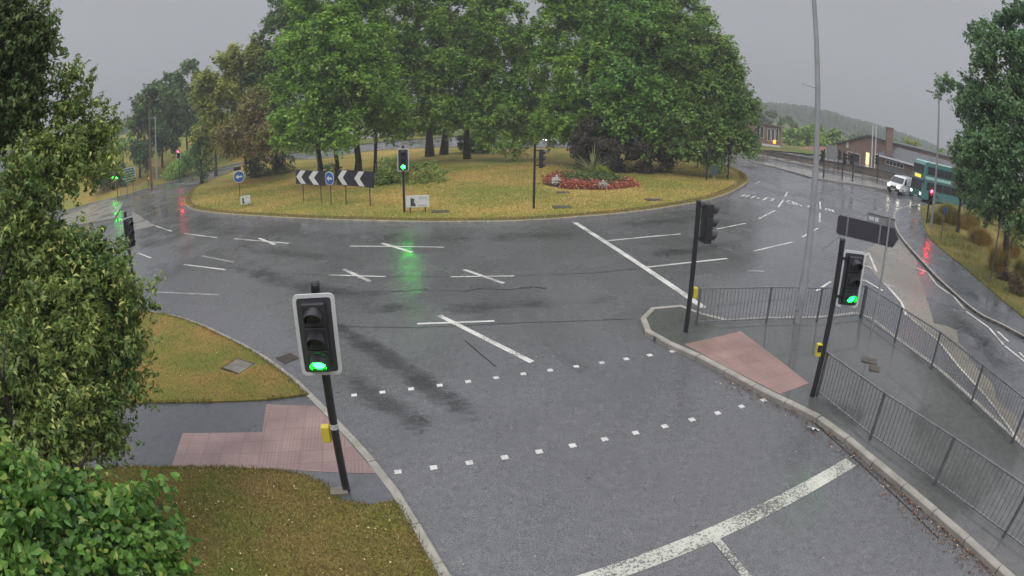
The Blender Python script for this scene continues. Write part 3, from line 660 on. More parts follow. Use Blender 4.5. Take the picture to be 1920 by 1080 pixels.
# ------------------------------------------------------------------ lamp posts
def lamp_post(bp, tp, label, arm=(-1, 0, 1.2), m='steel', r0=.10, r1=.06, H=None, door=True, nubs=(), D=None):
    b = A(*bp, D) if D else G(*bp); H = H or HT(b, *tp)+gz(b.x, b.y)-b.z; t = empty('lamp_post', b, 0, label, 'lamp post', 'street lamps')
    MB().tube([(0, 0, -.05), (0, 0, 1.35), (0, 0, 1.5), (0, 0, H)], [r0*1.25, r0*1.25, r0, r1], 16).build('post', M[m], t, smooth=True)
    if door: MB().box((-r0*1.02, -r0*.7, .75), (.10, .06, .5), R(-35)).build('access_door', M[m], t)
    e = Vector((arm[0], arm[1])).normalized()*arm[2]
    MB().tube([(0, 0, H-.02), (e.x*.3, e.y*.3, H+.12), (e.x, e.y, H+.18)], [r1*.9, .035, .03], 10).build('arm', M[m], t, smooth=True)
    MB().box((e.x*1.25, e.y*1.25, H+.17), (.62, .22, .12), math.atan2(e.y, e.x)).build('lantern', M['steel'], t, bevel=.03)
    for z, l_ in nubs: MB().tube([(0, 0, z), (-l_, .1, z+.05)], .015, 8).build('bracket', M[m], t)
    return t
lamp_post((1492, 612), (1525, 0), 'tall grey lamp post rising out of the picture behind the guard rails', arm=(-.3, 1, 1.4), H=10.2, nubs=((6.4, .45),))
lamp_post((284, 354), (280, 192), 'rusty brown lamp post beside the orange-lit signal below the bank', arm=(.9, -.3, 1.6), m='brown', r0=.16, r1=.09)
lamp_post((294, 336), (290, 222), 'slim grey lamp post with a short arm right of the brown one', arm=(-.9, .2, 1.2), r0=.13, r1=.08, D=80)
lamp_post((1746, 430), (1760, 181), 'slim grey lamp post in front of the bus and the right-hand tree', arm=(-1, .1, .7), r0=.09, r1=.055)
b = G(383, 318); tp = MB().tube([(0, 0, 0), (0, 0, max(3, HT(b, 381, 288)))], .07, 8).build('timber_pole', M['brown'], smooth=True); tp.location = b; tag(tp, 'short rust-red post standing at the roadside in front of the bank', 'post')
b = G(1764, 458); t = empty('small_sign', b, face_to(-.5, -.85), 'little blue plate on a thin post at the edge of the right verge', 'sign')
H_ = HT(b, 1772, 388); MB().tube([(0, 0, 0), (0, 0, H_)], .032, 10).build('post', M['rail'], t, smooth=True); MB().box((0, -.045, H_-.15), (.26, .02, .3)).build('plate', M['signblue'], t)

# ------------------------------------------------------------------ signs
# arrow sign seen from behind on the refuge
bs_ = G(1632, 628); zt = HT(bs_, 1662, 402); Dv = (A(1571, 420, bs_.xy.length)-A(1680, 440, bs_.xy.length)); av = Dv.xy.normalized()
t = empty('direction_sign', bs_, math.atan2(-av.y, -av.x), 'black-backed arrow-shaped sign on a thin post above the refuge', 'direction sign')
MB().tube([(0, 0, 0), (0, 0, zt-gz(0, 0))], .034, 12).build('post', M['steel'], t, smooth=True)
MB().tube([(0, 0, 1.0), (0, 0, 1.1)], .05, 12).build('clamp', M['steel'], t, smooth=True)
z1 = HT(bs_, 1662, 424); z2 = HT(bs_, 1658, 461); DM = bs_.xy.length
def lx(px, py): p = A(px, py, DM).xy-bs_.xy; return -p.dot(av)
xl, xr, xt = lx(1569, 422), lx(1677, 445), lx(1686, 447); zm = (z1+z2)/2
pn = MB().prism([(xl+.06, z1), (xl, z1-.06), (xl, z2+.06), (xl+.06, z2), (xr, z2), (xt, zm), (xr, z1)], .045, .055).build('panel', M['signback'], t)
e = .018; ol = [(xl+.06, z1), (xl, z1-.06), (xl, z2+.06), (xl+.06, z2), (xr, z2), (xt, zm), (xr, z1)]; fb_ = MB()
for i in range(7): a, b = ol[i], ol[(i+1) % 7]; fb_.bar((a[0], .045, a[1]), (b[0], .045, b[1]), .016)
fb_.build('rim', M['channel'], pn)
for x in (lx(1588, 430), lx(1650, 440)): MB().box((x, .034, zm), (.045, .02, z1-z2-.02)).build('channel', M['channel'], pn)
x1, x2 = lx(1626, 410), lx(1679, 418); za, zb = HT(bs_, 1655, 405), HT(bs_, 1650, 421)
p2 = MB().box(((x1+x2)/2, .09, (za+zb)/2), (x2-x1, .015, za-zb)).build('small_plate', M['channel'], t)
lt = MB()
for x, wd, hh in ((.08, .03, .10), (.12, .03, .10), (.16, .03, .10), (.20, .03, .10), (.28, .05, .11), (.34, .05, .11)): lt.box((x1+x, .078, (za+zb)/2-.02), (wd, .006, hh))
lt.build('sticker', M['signwhite'], p2); MB().box(((x1+x2)/2, .076, za-.02), (x2-x1, .01, .03)).build('rim', M['rail'], p2)

# chevron boards
cl_, cr_ = G(570, 383), G(694, 391); ax = (cr_-cl_).xy.normalized()
for (pl_, pr_), (px0, px1), (yt, yb), cs, lb in ((((570, 383), (603, 385)), (558, 612), (320, 347), (568, 592), 'left-hand black board with two white chevrons pointing left'), (((649, 388), (694, 391)), (634, 703), (320.5, 350), (645, 677), 'right-hand black board with two white chevrons pointing left')):
    c0, c1 = G(*pl_), G(*pr_); cb_ = c0.lerp(c1, .5); k_ = (c1-c0).xy.length/(pr_[0]-pl_[0]); pm = (pl_[0]+pr_[0])/2
    t = empty('chevron_board', g3(cb_.x, cb_.y), math.atan2(ax.y, ax.x), lb, 'chevron sign', 'chevron boards on the roundabout lawn')
    xm = (px0+px1)/2; zt_, zb_ = HT(cb_, xm, yt), HT(cb_, xm, yb); zc = (zt_+zb_)/2; h_ = (zt_-zb_)*.93
    pan = MB().box(((xm-pm)*k_, 0, zc), ((px1-px0)*k_, .03, zt_-zb_)).build('board', M['signblack'], t)
    for px in (pl_[0], pr_[0]): MB().box(((px-pm)*k_, .045, zb_/2), (.055, .05, zb_+.5)).build('leg', M['wood'], t)
    for cx_ in cs:
        x = (cx_-pm)*k_; wv = 9.5*k_; ww = 8.5*k_
        MB().prism([(x+wv, zc+h_/2), (x+wv-ww*1.15, zc+h_/2), (x-wv*.95, zc), (x+wv-ww*1.15, zc-h_/2), (x+wv, zc-h_/2), (x-wv*.95+ww*1.15, zc)], -.024, -.016).build('chevron', M['signwhite'], pan)
def disc(mb, c, r, y0, y1, n=28): return mb.prism([(c[0]+r*math.cos(2*math.pi*k/n), c[1]+r*math.sin(2*math.pi*k/n)) for k in range(n)], y0, y1)
def arrow_sign(bp, cp, rpx, rz, label, m='wood', box=False):
    b = G(*bp); h = HT(b, *cp); mpp = math.hypot(b.x, b.y, CH-h)/1060; r = rpx*mpp
    t = empty('arrow_sign', b, rz, label, 'round sign', 'round blue keep-left signs')
    MB().tube([(0, .06, 0), (0, .06, h+r*.6)], .035, 10).build('post', M[m], t, smooth=True)
    d = disc(MB(), (0, h), r, -.006, .012).build('disc', M['signwhite'], t); disc(MB(), (0, h), r*.9, -.014, -.0065).build('blue_face', M['signblue'], d)
    a = r*.62; MB().prism([(-a, h), (-a*.15, h+a*.62), (-a*.15, h+a*.22), (a, h+a*.22), (a, h-a*.22), (-a*.15, h-a*.22), (-a*.15, h-a*.62)], -.022, -.015).build('arrow', M['signwhite'], d)
    if box: MB().box((-.1, .12, h+r+.16), (.62, .03, .28)).build('sign_back', M['signblack'], t)
    return t
arrow_sign((621, 389), (622, 335), 12.5, math.atan2(ax.y, ax.x), 'round blue sign with white left arrow between the two chevron boards')
arrow_sign((451, 374), (447, 332), 11, R(30), 'round blue keep-left sign at the left end of the roundabout lawn', box=True)
def nameplate(lp, rp, tp, bt, label, dark=0):
    a, b = G(*lp), G(*rp); c = a.lerp(b, .5); ax = (b-a).xy.normalized(); W = (b-a).xy.length; k = W/(rp[0]-lp[0])
    t = empty('nameplate', g3(c.x, c.y), math.atan2(ax.y, ax.x), label, 'nameplate', 'white nameplates on the roundabout lawn')
    zt, zb = HT(c, (lp[0]+rp[0])/2, tp), HT(c, (lp[0]+rp[0])/2, bt); Wp = W*1.55
    p = MB().box((0, 0, (zt+zb)/2), (Wp, .03, zt-zb)).build('plate', M['signwhite'], t, bevel=.008)
    for x in (-W/2, W/2): MB().box((x, .05, zb/2+.1), (.06, .06, zb+.3)).build('leg', M['signblack'], t)
    d = MB(); h = zt-zb
    d.prism([(-Wp*.30, zb+h*.1), (-Wp*.08, zb+h*.1), (-Wp*.10, zb+h*.30), (-Wp*.16, zb+h*.42), (-Wp*.13, zb+h*.7), (-Wp*.30, zb+h*.8)], -.024, -.016)
    d.build('dark_emblem', M['board'], p)
    e_ = MB()
    for i in range(4): e_.box((Wp*(.08+.09*i), -.020, zb+h*.78), (Wp*.06, .006, h*.07))
    e_.box((Wp*.2, -.020, zb+h*.16), (Wp*.4, .006, h*.05)); e_.build('lettering', mat('grey_lettering', (.35, .36, .38), .5), p)
nameplate((769, 404), (797, 402), 366, 388, 'long white nameplate on two dark legs beside the green-lit signal')
nameplate((456, 391), (468, 389), 367, 383, 'small white nameplate on two dark legs at the left end of the lawn')
# green direction sign far left
b = G(243, 371); t = empty('green_sign', b, face_to(.62, -.78), 'dark green left-pointing direction sign with white border before the bank', 'direction sign')
za, zb = HT(b, 245, 313), HT(b, 245, 333); zc2 = HT(b, 247, 338); mp_ = b.xy.length/1000; x0, x1 = -9*mp_*1.25, 11*mp_*1.25
for x in (-.35, .55): MB().tube([(x, .05, 0), (x, .05, za)], .05, 8).build('post', M['rail'], t, smooth=True)
zc = (za+zb)/2
o1 = [(x0-.75, zc), (x0, za), (x1, za), (x1, zb), (x0, zb)]; p = MB().prism(o1, -.01, .01).build('white_border', M['signwhite'], t)
i1 = [(x0-.60, zc), (x0+.03, za-.09), (x1-.09, za-.09), (x1-.09, zb+.09), (x0+.03, zb+.09)]; MB().prism(i1, -.018, -.0105).build('green_panel', M['signgreen'], p)
g_ = MB()
for r_, (z_, n_) in enumerate(((.30, 4), (.0, 3), (-.3, 4))):
    for i in range(n_): g_.box((x0+.35+i*.42+(r_ == 1)*.2, -.022, zc+z_*(za-zb)*.85), (.30, .006, .10))
g_.build('lettering', M['signwhite'], p)
lo = MB().box(((x0+x1)/2, 0, (zc2+zb)/2-.12), (x1-x0, .02, .42)).build('lower_panel', M['signgreen'], t)
MB().box(((x0+x1)/2, -.014, (zc2+zb)/2-.12), ((x1-x0)*.8, .006, .06)).build('lettering', M['signwhite'], lo)
# far square sign back, and the back-turned board with its row of posts
b = G(1557, 326); t = empty('square_sign', b, face_to(.35, .93), 'large square grey sign back between two distant signals', 'sign')
za, zb = HT(b, 1557, 272), HT(b, 1557, 296); s2 = 21*b.xy.length/1000/2
MB().box((0, 0, (za+zb)/2), (s2*2, .04, za-zb)).build('panel', M['channel'], t)
for x in (-s2*.6, s2*.6): MB().box((x, -.05, (za)/2), (.09, .06, za)).build('post', M['rail'], t)
MB().box((0, -.07, za-.05), (s2*1.7, .12, .16)).build('top_lamp', M['signblack'], t)
pa, pb_ = G(1323, 342), G(1357, 322); t = empty('information_board', g3(pa.x, pa.y), math.atan2(pb_.y-pa.y, pb_.x-pa.x), 'board seen end-on above a row of dark posts at the right tip of the lawn', 'sign')
Wb = (pb_-pa).xy.length
for i in range(6): MB().box((Wb*i/5, 0, 1.0), (.09, .09, 2.0)).build('leg', M['signblack'], t)
MB().box((Wb/2, -.08, 2.2), (Wb*1.05, .05, .9)).build('board', M['signback'], t)
b = G(1336, 358); t = empty('information_sign', b, R(10), 'small dark green plate on a single post at the right of the lawn', 'sign')
H_ = HT(b, 1335, 309); MB().tube([(0, 0, 0), (0, 0, H_)], .04, 8).build('post', M['steel'], t, smooth=True); MB().box((-.05, -.06, H_-.35), (.62, .03, .62)).build('plate', mat('dull_green_plate', (.06, .11, .10), .5), t)
# covers and gullies
def cover(p, sx, sy, rz, m, label, name='manhole_cover', h=.15, cat='manhole cover'):
    c = G(p[0], p[1], h); o = MB()
    o.box((0, 0, .01), (sx, sy, .03)); o = o.build(name, M[m], bevel=.006); o.location = g3(c.x, c.y, h); o.rotation_euler = (0, 0, rz); tag(o, label, cat); return o
c = cover((448, 687), .62, .55, R(-20), 'concrete', 'square concrete cover set in the left grass verge near the kerb')
g_ = MB().box((0, 0, .002), (.72, .65, .02)).build('surround', M['soil'], c)
cover((1055, 387), .95, .6, .1, 'iron', 'rusty cover on the lawn nearest the kerb, right of the lone signal'); cover((1056, 360), .8, .5, 0, 'iron', 'rusty cover on the lawn just left of the flower bed')
cover((1225, 375), .95, .6, .2, 'iron', 'rusty cover on the lawn right of the flower bed'); cover((825, 396), .9, .6, 0, 'iron', 'dark cover on the lawn to the right of the long white nameplate')
o = MB()
for i in range(9): o.box((0, -.19+i*.0475, .012), (.42, .022, .02))
o.box((0, 0, .002), (.46, .46, .012)); o = o.build('road_gully', M['iron']); o.location = g3(*G(541, 672).xy, .006); o.rotation_euler = (0, 0, R(-40)); tag(o, 'slotted iron drain grating in the road behind the nearest signal', 'drain')
o = cover((1045, 1), .1, .1, 0, 'iron', 'x'); bpy.data.objects.remove(o)
for i, (p, lb) in enumerate([((1630, 677), 'iron cover in the wet refuge paving between the two rails'), ((1640, 692), 'smaller iron cover just in front of the other one in the refuge paving')]): cover(p, .45-.15*i, .3, R(-35), 'iron', lb, h=.12)
# litter
o = MB(); rnd = random.Random(5); vs = []
for i in range(7): vs.append(((i-3)*.045, rnd.uniform(-.05, .05), .02+rnd.random()*.05))
for i in range(7): vs.append(((i-3)*.045, .09+rnd.uniform(-.03, .05), .005+rnd.random()*.02))
o.add(vs, [(i, i+1, i+8, i+7) for i in range(6)]); o = o.build('paper_litter', M['signwhite']); o.location = g3(*G(1523, 809).xy, .01); o.rotation_euler = (0, 0, R(-35)); tag(o, 'crumpled white paper in the gutter by the near guard rail', 'litter')
sm = o.modifiers.new('thickness', 'SOLIDIFY'); sm.thickness = .004

# ------------------------------------------------------------------ vehicles
def extr(mb, prof, w0, w1, hw):
    """side outline (x,z) given width; hw(z) half width at a height"""
    n = len(prof); vs = [Vector((x, -hw(z)*w0, z)) for x, z in prof]+[Vector((x, hw(z)*w1, z)) for x, z in prof]
    return mb.add(vs, [tuple(range(n))[::-1], tuple(range(n, 2*n))]+[(i, (i+1) % n, n+(i+1) % n, n+i) for i in range(n)])
def wheel(x, y, r, par, wd=.2):
    w_ = MB().tube([(x, y-wd/2, r), (x, y+wd/2, r)], r, 20).build('wheel', M['tyre'], par); MB().tube([(x, y-wd/2-.01, r), (x, y+wd/2+.01, r)], r*.58, 16).build('rim', M['galv'], w_); return w_
def van(loc, ang, label):
    """local -X is the front"""
    t = empty('van', loc, ang, label, 'van'); t.scale = (.93, .93, .93); paint = mat('white_van_paint', (.72, .73, .74), .25, coat=.5, var=.04)
    hw = lambda z: .90 if z < 1.05 else .90-.16*(z-1.05)/.8
    prof = [(-2.02, .35), (-2.05, .62), (-1.95, .92), (-1.30, 1.10), (-.62, 1.66), (-.25, 1.80), (1.9, 1.82), (2.04, 1.70), (2.08, .9), (2.08, .35)]
    bd = extr(MB(), prof, 1, 1, hw).build('body', paint, t, bevel=.05)
    extr(MB(), [(-1.27, 1.13), (-.66, 1.63), (-.70, 1.66), (-1.33, 1.14)], .9, .9, lambda z: hw(z)+.0).build('windscreen', M['glass'], t)
    for s in (-1, 1):
        q = MB(); q.add([(-1.05, s*(hw(1.12)+.008), 1.12), (-.30, s*(hw(1.1)+.008), 1.10), (-.22, s*(hw(1.6)+.008), 1.62), (-.58, s*(hw(1.58)+.008), 1.60)], [(0, 1, 2, 3)]); q.build('side_window', M['glass'], t)
        MB().box((-.95, s*1.0, 1.12), (.12, .16, .2)).build('mirror', M['rubber'], t, bevel=.02)
        MB().box((-1.98, s*.62, .80), (.12, .30, .22)).build('headlight', M['head_on'], t, bevel=.03)
        MB().box((.35, s*.905, .95), (1.5, .012, .06)).build('side_lettering', M['board'], t)
        for x in (-1.25, 1.32): wheel(x, s*.80, .31, t)
    MB().box((-2.06, 0, .42), (.10, 1.6, .24)).build('bumper', M['rubber'], t, bevel=.03)
    MB().box((-2.02, 0, .68), (.10, .80, .16)).build('grille', M['rubber'], t)
    MB().box((-2.125, 0, .42), (.012, .52, .11)).build('number_plate', M['signwhite'], t)
    return t
def bus(loc, ang, label):
    t = empty('double_decker_bus', loc, ang, label, 'bus'); tq = mat('turquoise_bus_paint', (.06, .20, .21), .35, coat=.2); pale = mat('pale_turquoise_paint', (.35, .62, .60), .25, coat=.5)
    Lb, W, H = 10.6, 1.25, 4.3; t.scale = (.85, .85, .85)
    prof = [(0, .30), (-.05, 1.2), (.10, 2.35), (.22, 3.9), (.55, 4.25), (Lb-.3, 4.3), (Lb, 4.0), (Lb, .30)]
    bd = extr(MB(), prof, 1, 1, lambda z: W if z < 3.9 else W-.12).build('body', tq, t, bevel=.06)
    extr(MB(), [(.5, 4.19), (Lb-.2, 4.24), (Lb-.3, 4.36), (.6, 4.33)], 1, 1, lambda z: W-.08).build('roof', pale, t, bevel=.04)
    def fr(z): # front line
        for (x0, z0), (x1, z1) in zip(prof, prof[1:5]):
            if z0 <= z <= z1: return x0+(x1-x0)*(z-z0)/(z1-z0)
        return 0
    def panel(z0, z1, y0, y1, name, m):
        q = MB(); q.add([(fr(z)-.012, y, z) for z, y in ((z0, y0), (z0, y1), (z1, y1), (z1, y0))]+[(fr(z)+.03, y, z) for z, y in ((z0, y0), (z0, y1), (z1, y1), (z1, y0))], [(0, 1, 2, 3), (4, 7, 6, 5), (0, 4, 5, 1), (1, 5, 6, 2), (2, 6, 7, 3), (3, 7, 4, 0)]); return q.build(name, m, t)
    panel(1.15, 2.25, -1.12, 1.12, 'windscreen', M['glass']); panel(2.95, 3.85, -1.12, 1.12, 'upper_windscreen', M['glass'])
    panel(2.46, 2.78, -.62, .62, 'destination_display', M['amber_on']); panel(.38, .52, -.3, .3, 'number_plate', M['signwhite'])
    for s in (-1, 1):
        panel(.72, .95, s*.98-.14, s*.98+.14, 'headlight', M['head_on'])
        for i in range(7):
            x0 = .75+i*1.38
            for z0, z1, nm in ((3.0, 3.82, 'upper_window'), (1.35, 2.2, 'lower_window')):
                q = MB().box((x0+.62, s*(W+.004), (z0+z1)/2), (1.27, .012, z1-z0)); q.build(nm, M['glass'], t)
        MB().box((Lb/2, s*(W+.006), 2.62), (Lb-.8, .012, .34)).build('side_band', pale, t)
        MB().box((6.3, s*(W+.016), 2.62), (3.2, .01, .26)).build('advert_panel', mat('dark_red_panel', (.16, .05, .05), .4), t)
        for x in (2.4, 7.6): wheel(x, s*1.1, .48, t, .28)
    MB().box((.02, -1.42, 2.2), (.2, .16, .4)).build('mirror', M['rubber'], t, bevel=.03)
    return t
def car(loc, ang, col, label):
    t = empty('parked_car', loc, ang, label, 'car'); paint = mat('car_paint', col, .25, coat=.5)
    hw = lambda z: .88 if z < .9 else .88-.25*(z-.9)/.55
    extr(MB(), [(-2.1, .3), (-2.15, .6), (-2.0, .82), (-1.1, .95), (-.45, 1.40), (.8, 1.44), (1.5, 1.02), (2.1, .92), (2.15, .35)], 1, 1, hw).build('body', paint, t, bevel=.05)
    for s in (-1, 1):
        q = MB(); q.add([(-.95, s*(hw(.98)+.01), .97), (1.3, s*(hw(1.0)+.01), 1.0), (.75, s*(hw(1.36)+.01), 1.36), (-.42, s*(hw(1.34)+.01), 1.34)], [(0, 1, 2, 3)]); q.build('side_window', M['glass'], t)
        for x in (-1.35, 1.3): wheel(x, s*.8, .31, t)
        MB().box((-2.1, s*.65, .68), (.1, .3, .14)).build('headlight', M['head_on'], t)
    q = MB(); q.add([(-1.08, -.72, .985), (-1.08, .72, .985), (-.50, .62, 1.385), (-.50, -.62, 1.385)], [(0, 1, 2, 3)]); o = q.build('windscreen', M['glass'], t); o.location = (-.02, 0, .01)
    return t
b = G(1728, 378); van_p = G(1674, 364)
vb = van_p.xy; hdv = R(24); van(g3(vb.x+math.cos(hdv)*2.0, vb.y+math.sin(hdv)*2.0-.0), hdv, 'white panel van with headlights on, just ahead of the turquoise bus')
hdb = R(-6); c0 = b.xy+Vector((-math.sin(hdb), math.cos(hdb)))*1.1; bus(g3(c0.x, c0.y), hdb, 'turquoise double-decker bus with amber destination display behind the verge tree')
car(g3(*G(1052, 272).xy), R(12), (.65, .66, .68), 'white car glimpsed across the roundabout lawn between the tree groups')
car(g3(*A(1325, 296, 64).xy), R(30), (.6, .62, .65), 'pale car seen under the branches at the far right of the lawn')

# ------------------------------------------------------------------ wall and buildings
brick = brickm('red_brick', (.27, .115, .08), (.21, .09, .065), (.30, .26, .22)); brick2 = brickm('brown_brick', (.24, .125, .085), (.19, .10, .07), (.28, .24, .2))
stone = brickm('coursed_stone', (.24, .20, .15), (.12, .105, .085), (.09, .08, .07), bw=.7, bh=.28, ms=.03)
slate = brickm('slate', (.07, .075, .085), (.055, .06, .07), (.035, .038, .045), bw=.4, bh=.2, rough=.4)
t = empty('stone_wall', g3(*wl[0]), 0, 'long weathered stone wall with dark coping behind the far footway', 'wall'); o0 = g3(*wl[0])
wp = smooth(wl, 3); whs = []
wt = [(1372, 273), (1408, 279), (1458, 286), (1522, 297), (1580, 305), (1642, 316), (1695, 327), (1765, 341)]
for p, q in zip(wl, wt): whs.append(HT(p, q[0], q[1]))
hh = lambda i: np.interp(i/3, range(len(whs)), whs)
def wallstrip(mb, d0, d1, f0, f1):
    a, b = offset(wp, d0), offset(wp, d1); n = len(wp)
    vs = [g3(p.x, p.y, f0(i))-o0 for q in (a, b) for i, p in enumerate(q)]+[g3(p.x, p.y, f1(i))-o0 for q in (a, b) for i, p in enumerate(q)]
    fs = [(0, n, 3*n, 2*n), (n-1, 2*n-1, 4*n-1, 3*n-1)]
    for i in range(n-1): fs += [(i, i+1, 2*n+i+1, 2*n+i), (n+i, n+i+1, 3*n+i+1, 3*n+i), (2*n+i, 2*n+i+1, 3*n+i+1, 3*n+i)]
    return mb.add(vs, fs)
wallstrip(MB(), 0, .35, lambda i: -.1, lambda i: hh(i)-.14).build('masonry', stone, t)
wallstrip(MB(), -.06, .41, lambda i: hh(i)-.14, hh).build('coping', mat('dark_coping', (.075, .07, .065), .6, var=.3), t)

def house(name, pl, pr, depth, hl, hr, label, wallm, apex=None, roofm=None, over=.3):
    """a block whose front wall runs from pl to pr; hl, hr are its end heights above the ground there; apex (t, z) makes a front gable"""
    t = empty(name, Vector((pl.x, pl.y, gz(pl.x, pl.y))), math.atan2(pr.y-pl.y, pr.x-pl.x), label, 'building')
    Wd = (pr-pl).xy.length; z0 = -1.5
    top = [(0, hl)]+([(Wd*a, z) for a, z in apex] if apex else [])+[(Wd, hr)]
    MB().prism([(0, z0)]+top+[(Wd, z0)], 0, depth).build('wall', wallm, t)
    r = MB(); tp = [(-over, top[0][1]-.05)]+top[1:-1]+[(Wd+over, top[-1][1]-.05)]
    r.prism(tp+[(x, z+.22) for x, z in tp[::-1]], -over, depth+over)
    r.build('roof', roofm or slate, t)
    return t, Wd
fm = mat('white_window_frame', (.68, .68, .66), .5)
def window(t, x, z, w_, h_, nx=1, y=0.0, name='window'):
    f = MB()
    f.box((x, y-.03, z+h_/2), (w_, .06, .09)); f.box((x, y-.03, z-h_/2), (w_, .08, .09))
    for i in range(nx+1): f.box((x-w_/2+w_*i/nx, y-.031, z), (.09, .062, h_+.09))
    f = f.build(name, fm, t); MB().box((x, y-.008, z), (w_, .016, h_)).build('pane', M['glass'], f)
# two-storey brick block
Dn = 91; pl, pr = A(1392, 290, Dn), A(1463, 293, Dn+5)
ztop = A(1462, 236, Dn+5).z-gz(pr.x, pr.y); zl = A(1405, 228, Dn).z-gz(pl.x, pl.y)
t, Wd = house('brick_office', pl, pr, 12, zl, ztop, 'two-storey flat-roofed brick block beyond the wall, right of the island trees', brick2, roofm=M['concrete'])
s_ = Wd/(1463-1392); zz = lambda px, py: A(px, py, Dn+3).z-gz(pr.x, pr.y)
for px in (1438, 1446, 1454): window(t, (px-1392)*s_, zz(px, 250), 4.6*s_, 2.0)
window(t, (1421-1392)*s_, zz(1421, 244), 14*s_, 1.9, 2)
MB().box((Wd*.72, -.06, zz(1440, 270)), (Wd*.5, .12, .35)).build('fascia', M['signwhite'], t)
window(t, (1448-1392)*s_, zz(1448, 281), 24*s_, 1.7, 4, name='shopfront')
MB().box((Wd*.80, -.12, zz(1446, 263)), (.5, .15, .6)).build('lit_sign', M['amber_on'], t)
# gable building
Dg = 96; pl, pr = A(1568, 300, Dg), A(1662, 330, Dg-9); gl = gz(pl.x, pl.y)
zA = lambda px, py, D: A(px, py, D).z-gl
t, Wd = house('brick_hall', pl, pr, 22, zA(1570, 271, Dg), zA(1664, 266, Dg-9), 'brick hall with a broad gable and white-framed window facing the road', brick, apex=[(.62, zA(1628, 256, Dg-5)), (.72, zA(1637, 257, Dg-6))])
s_ = Wd/(1662-1568)
window(t, (1602-1568)*s_, zA(1602, 296, Dg-4), 24*s_, 11*s_, 2)
MB().box(((1602-1568)*s_, -.05, zA(1602, 305, Dg-4)), (22*s_, .1, 3.5*s_)).build('red_panel', mat('red_panel', (.45, .08, .05), .5), t)
MB().box(((1589-1568)*s_, -.03, zA(1589, 272, Dg-3)), (.6, .05, .9)).build('plaque', fm, t)
MB().box(((1628-1568)*s_, -.06, zA(1628, 300, Dg-5)), (.75, .1, 2.4)).build('lit_doorway', lit('lit_doorway', (1, .8, .45), 1.2), t)
# chimney
cp_ = A(1668, 266, Dg-12); cz = A(1668, 241, Dg-12).z; o = MB().box((0, 0, (cz-2)/2), (.95, .95, cz+2)).build('stack', brick2)
t2 = empty('chimney', (cp_.x, cp_.y, 0), R(-20), 'tall square brick chimney at the right end of the gabled hall', 'chimney'); o.parent = t2
MB().box((0, 0, cz+.1), (1.15, 1.15, .25)).build('cap', M['concrete'], t2)
# long slate-roofed building
Dl = 84; pl, pr = A(1648, 300, Dl), A(1835, 345, 74); gl2 = gz(pl.x, pl.y)
ze = A(1648, 288, Dl).z-gl2; t = empty('long_building', Vector((pl.x, pl.y, gl2)), math.atan2(pr.y-pl.y, pr.x-pl.x), 'long low building with grey slate roof and shuttered front behind the bus', 'building')
Wd = (pr-pl).xy.length; MB().box((Wd/2, 5, ze/2-.8), (Wd, 10, ze+1.4)).build('wall', brick2, t)
zr = A(1655, 269, Dl+5).z-gl2
rf = MB(); rf.add([(-.4, -.5, ze-.15), (Wd+.4, -.5, ze-.15), (Wd+.4, 5, zr), (-.4, 5, zr), (-.4, 10.5, ze-.15), (Wd+.4, 10.5, ze-.15)], [(0, 1, 2, 3), (3, 2, 5, 4), (0, 3, 4), (1, 5, 2), (0, 4, 5, 1)]); rf.build('roof', slate, t)
MB().box((Wd/2, -.56, ze-.2), (Wd+.8, .1, .26)).build('gutter', M['signwhite'], t)
for i in range(5):
    x = 2.2+i*6.0; window(t, x+1.2, ze-.85, 3.6, .55, 5)
    MB().box((x+1.2, -.04, ze-2.55), (5.4, .06, 2.3)).build('shutter', mat('grey_shutter', (.16, .165, .18), .5, var=.08), t)
# low red roof left of the hall
pl, pr = A(1488, 296, 100), A(1566, 304, 98); t = empty('red_roofed_house', Vector((pl.x, pl.y, 0)), math.atan2(pr.y-pl.y, pr.x-pl.x), 'low house whose red-brown roof shows above the wall left of the gabled hall', 'building')
Wd = (pr-pl).xy.length; zt = A(1520, 271, 103).z; ze_ = A(1520, 288, 99).z
MB().box((Wd/2, 4, ze_/2-.5), (Wd, 8, ze_+1)).build('wall', brick, t)
MB().add([(0, -.4, ze_), (Wd, -.4, ze_), (Wd-2, 4, zt), (3, 4, zt), (0, 8.4, ze_), (Wd, 8.4, ze_)], [(0, 1, 2, 3), (3, 2, 5, 4), (0, 3, 4), (1, 5, 2)]).build('roof', mat('red_roof_tiles', (.22, .10, .07), .7, var=.25, vs=2), t)
# flagpoles
for px, lb in ((1634, 'left-hand white flagpole before the gabled hall'), (1640.5, 'right-hand white flagpole before the gabled hall')):
    p = A(px, 316, Dg-14); z_ = A(px, 234, Dg-14).z; o = MB().tube([(0, 0, -1), (0, 0, z_)], [.11, .07], 10).build('flagpole', M['signwhite'], smooth=True); o.location = (p.x, p.y, 0); tag(o, lb, 'flagpole', 'white flagpoles')
# pale building seen between the island trunks
pl, pr = A(655, 275, 112), A(742, 270, 112); t, Wd = house('pale_building', pl, pr, 10, A(700, 231, 112).z-gz(pl.x, pl.y), A(700, 231, 112).z-gz(pr.x, pr.y), 'pale rendered building glimpsed between the trunks on the island', mat('pale_render', (.62, .62, .63), .7, var=.06, vs=.5))
for i in range(4): window(t, Wd*(.14+.24*i), 3.4, 1.6, 1.4)
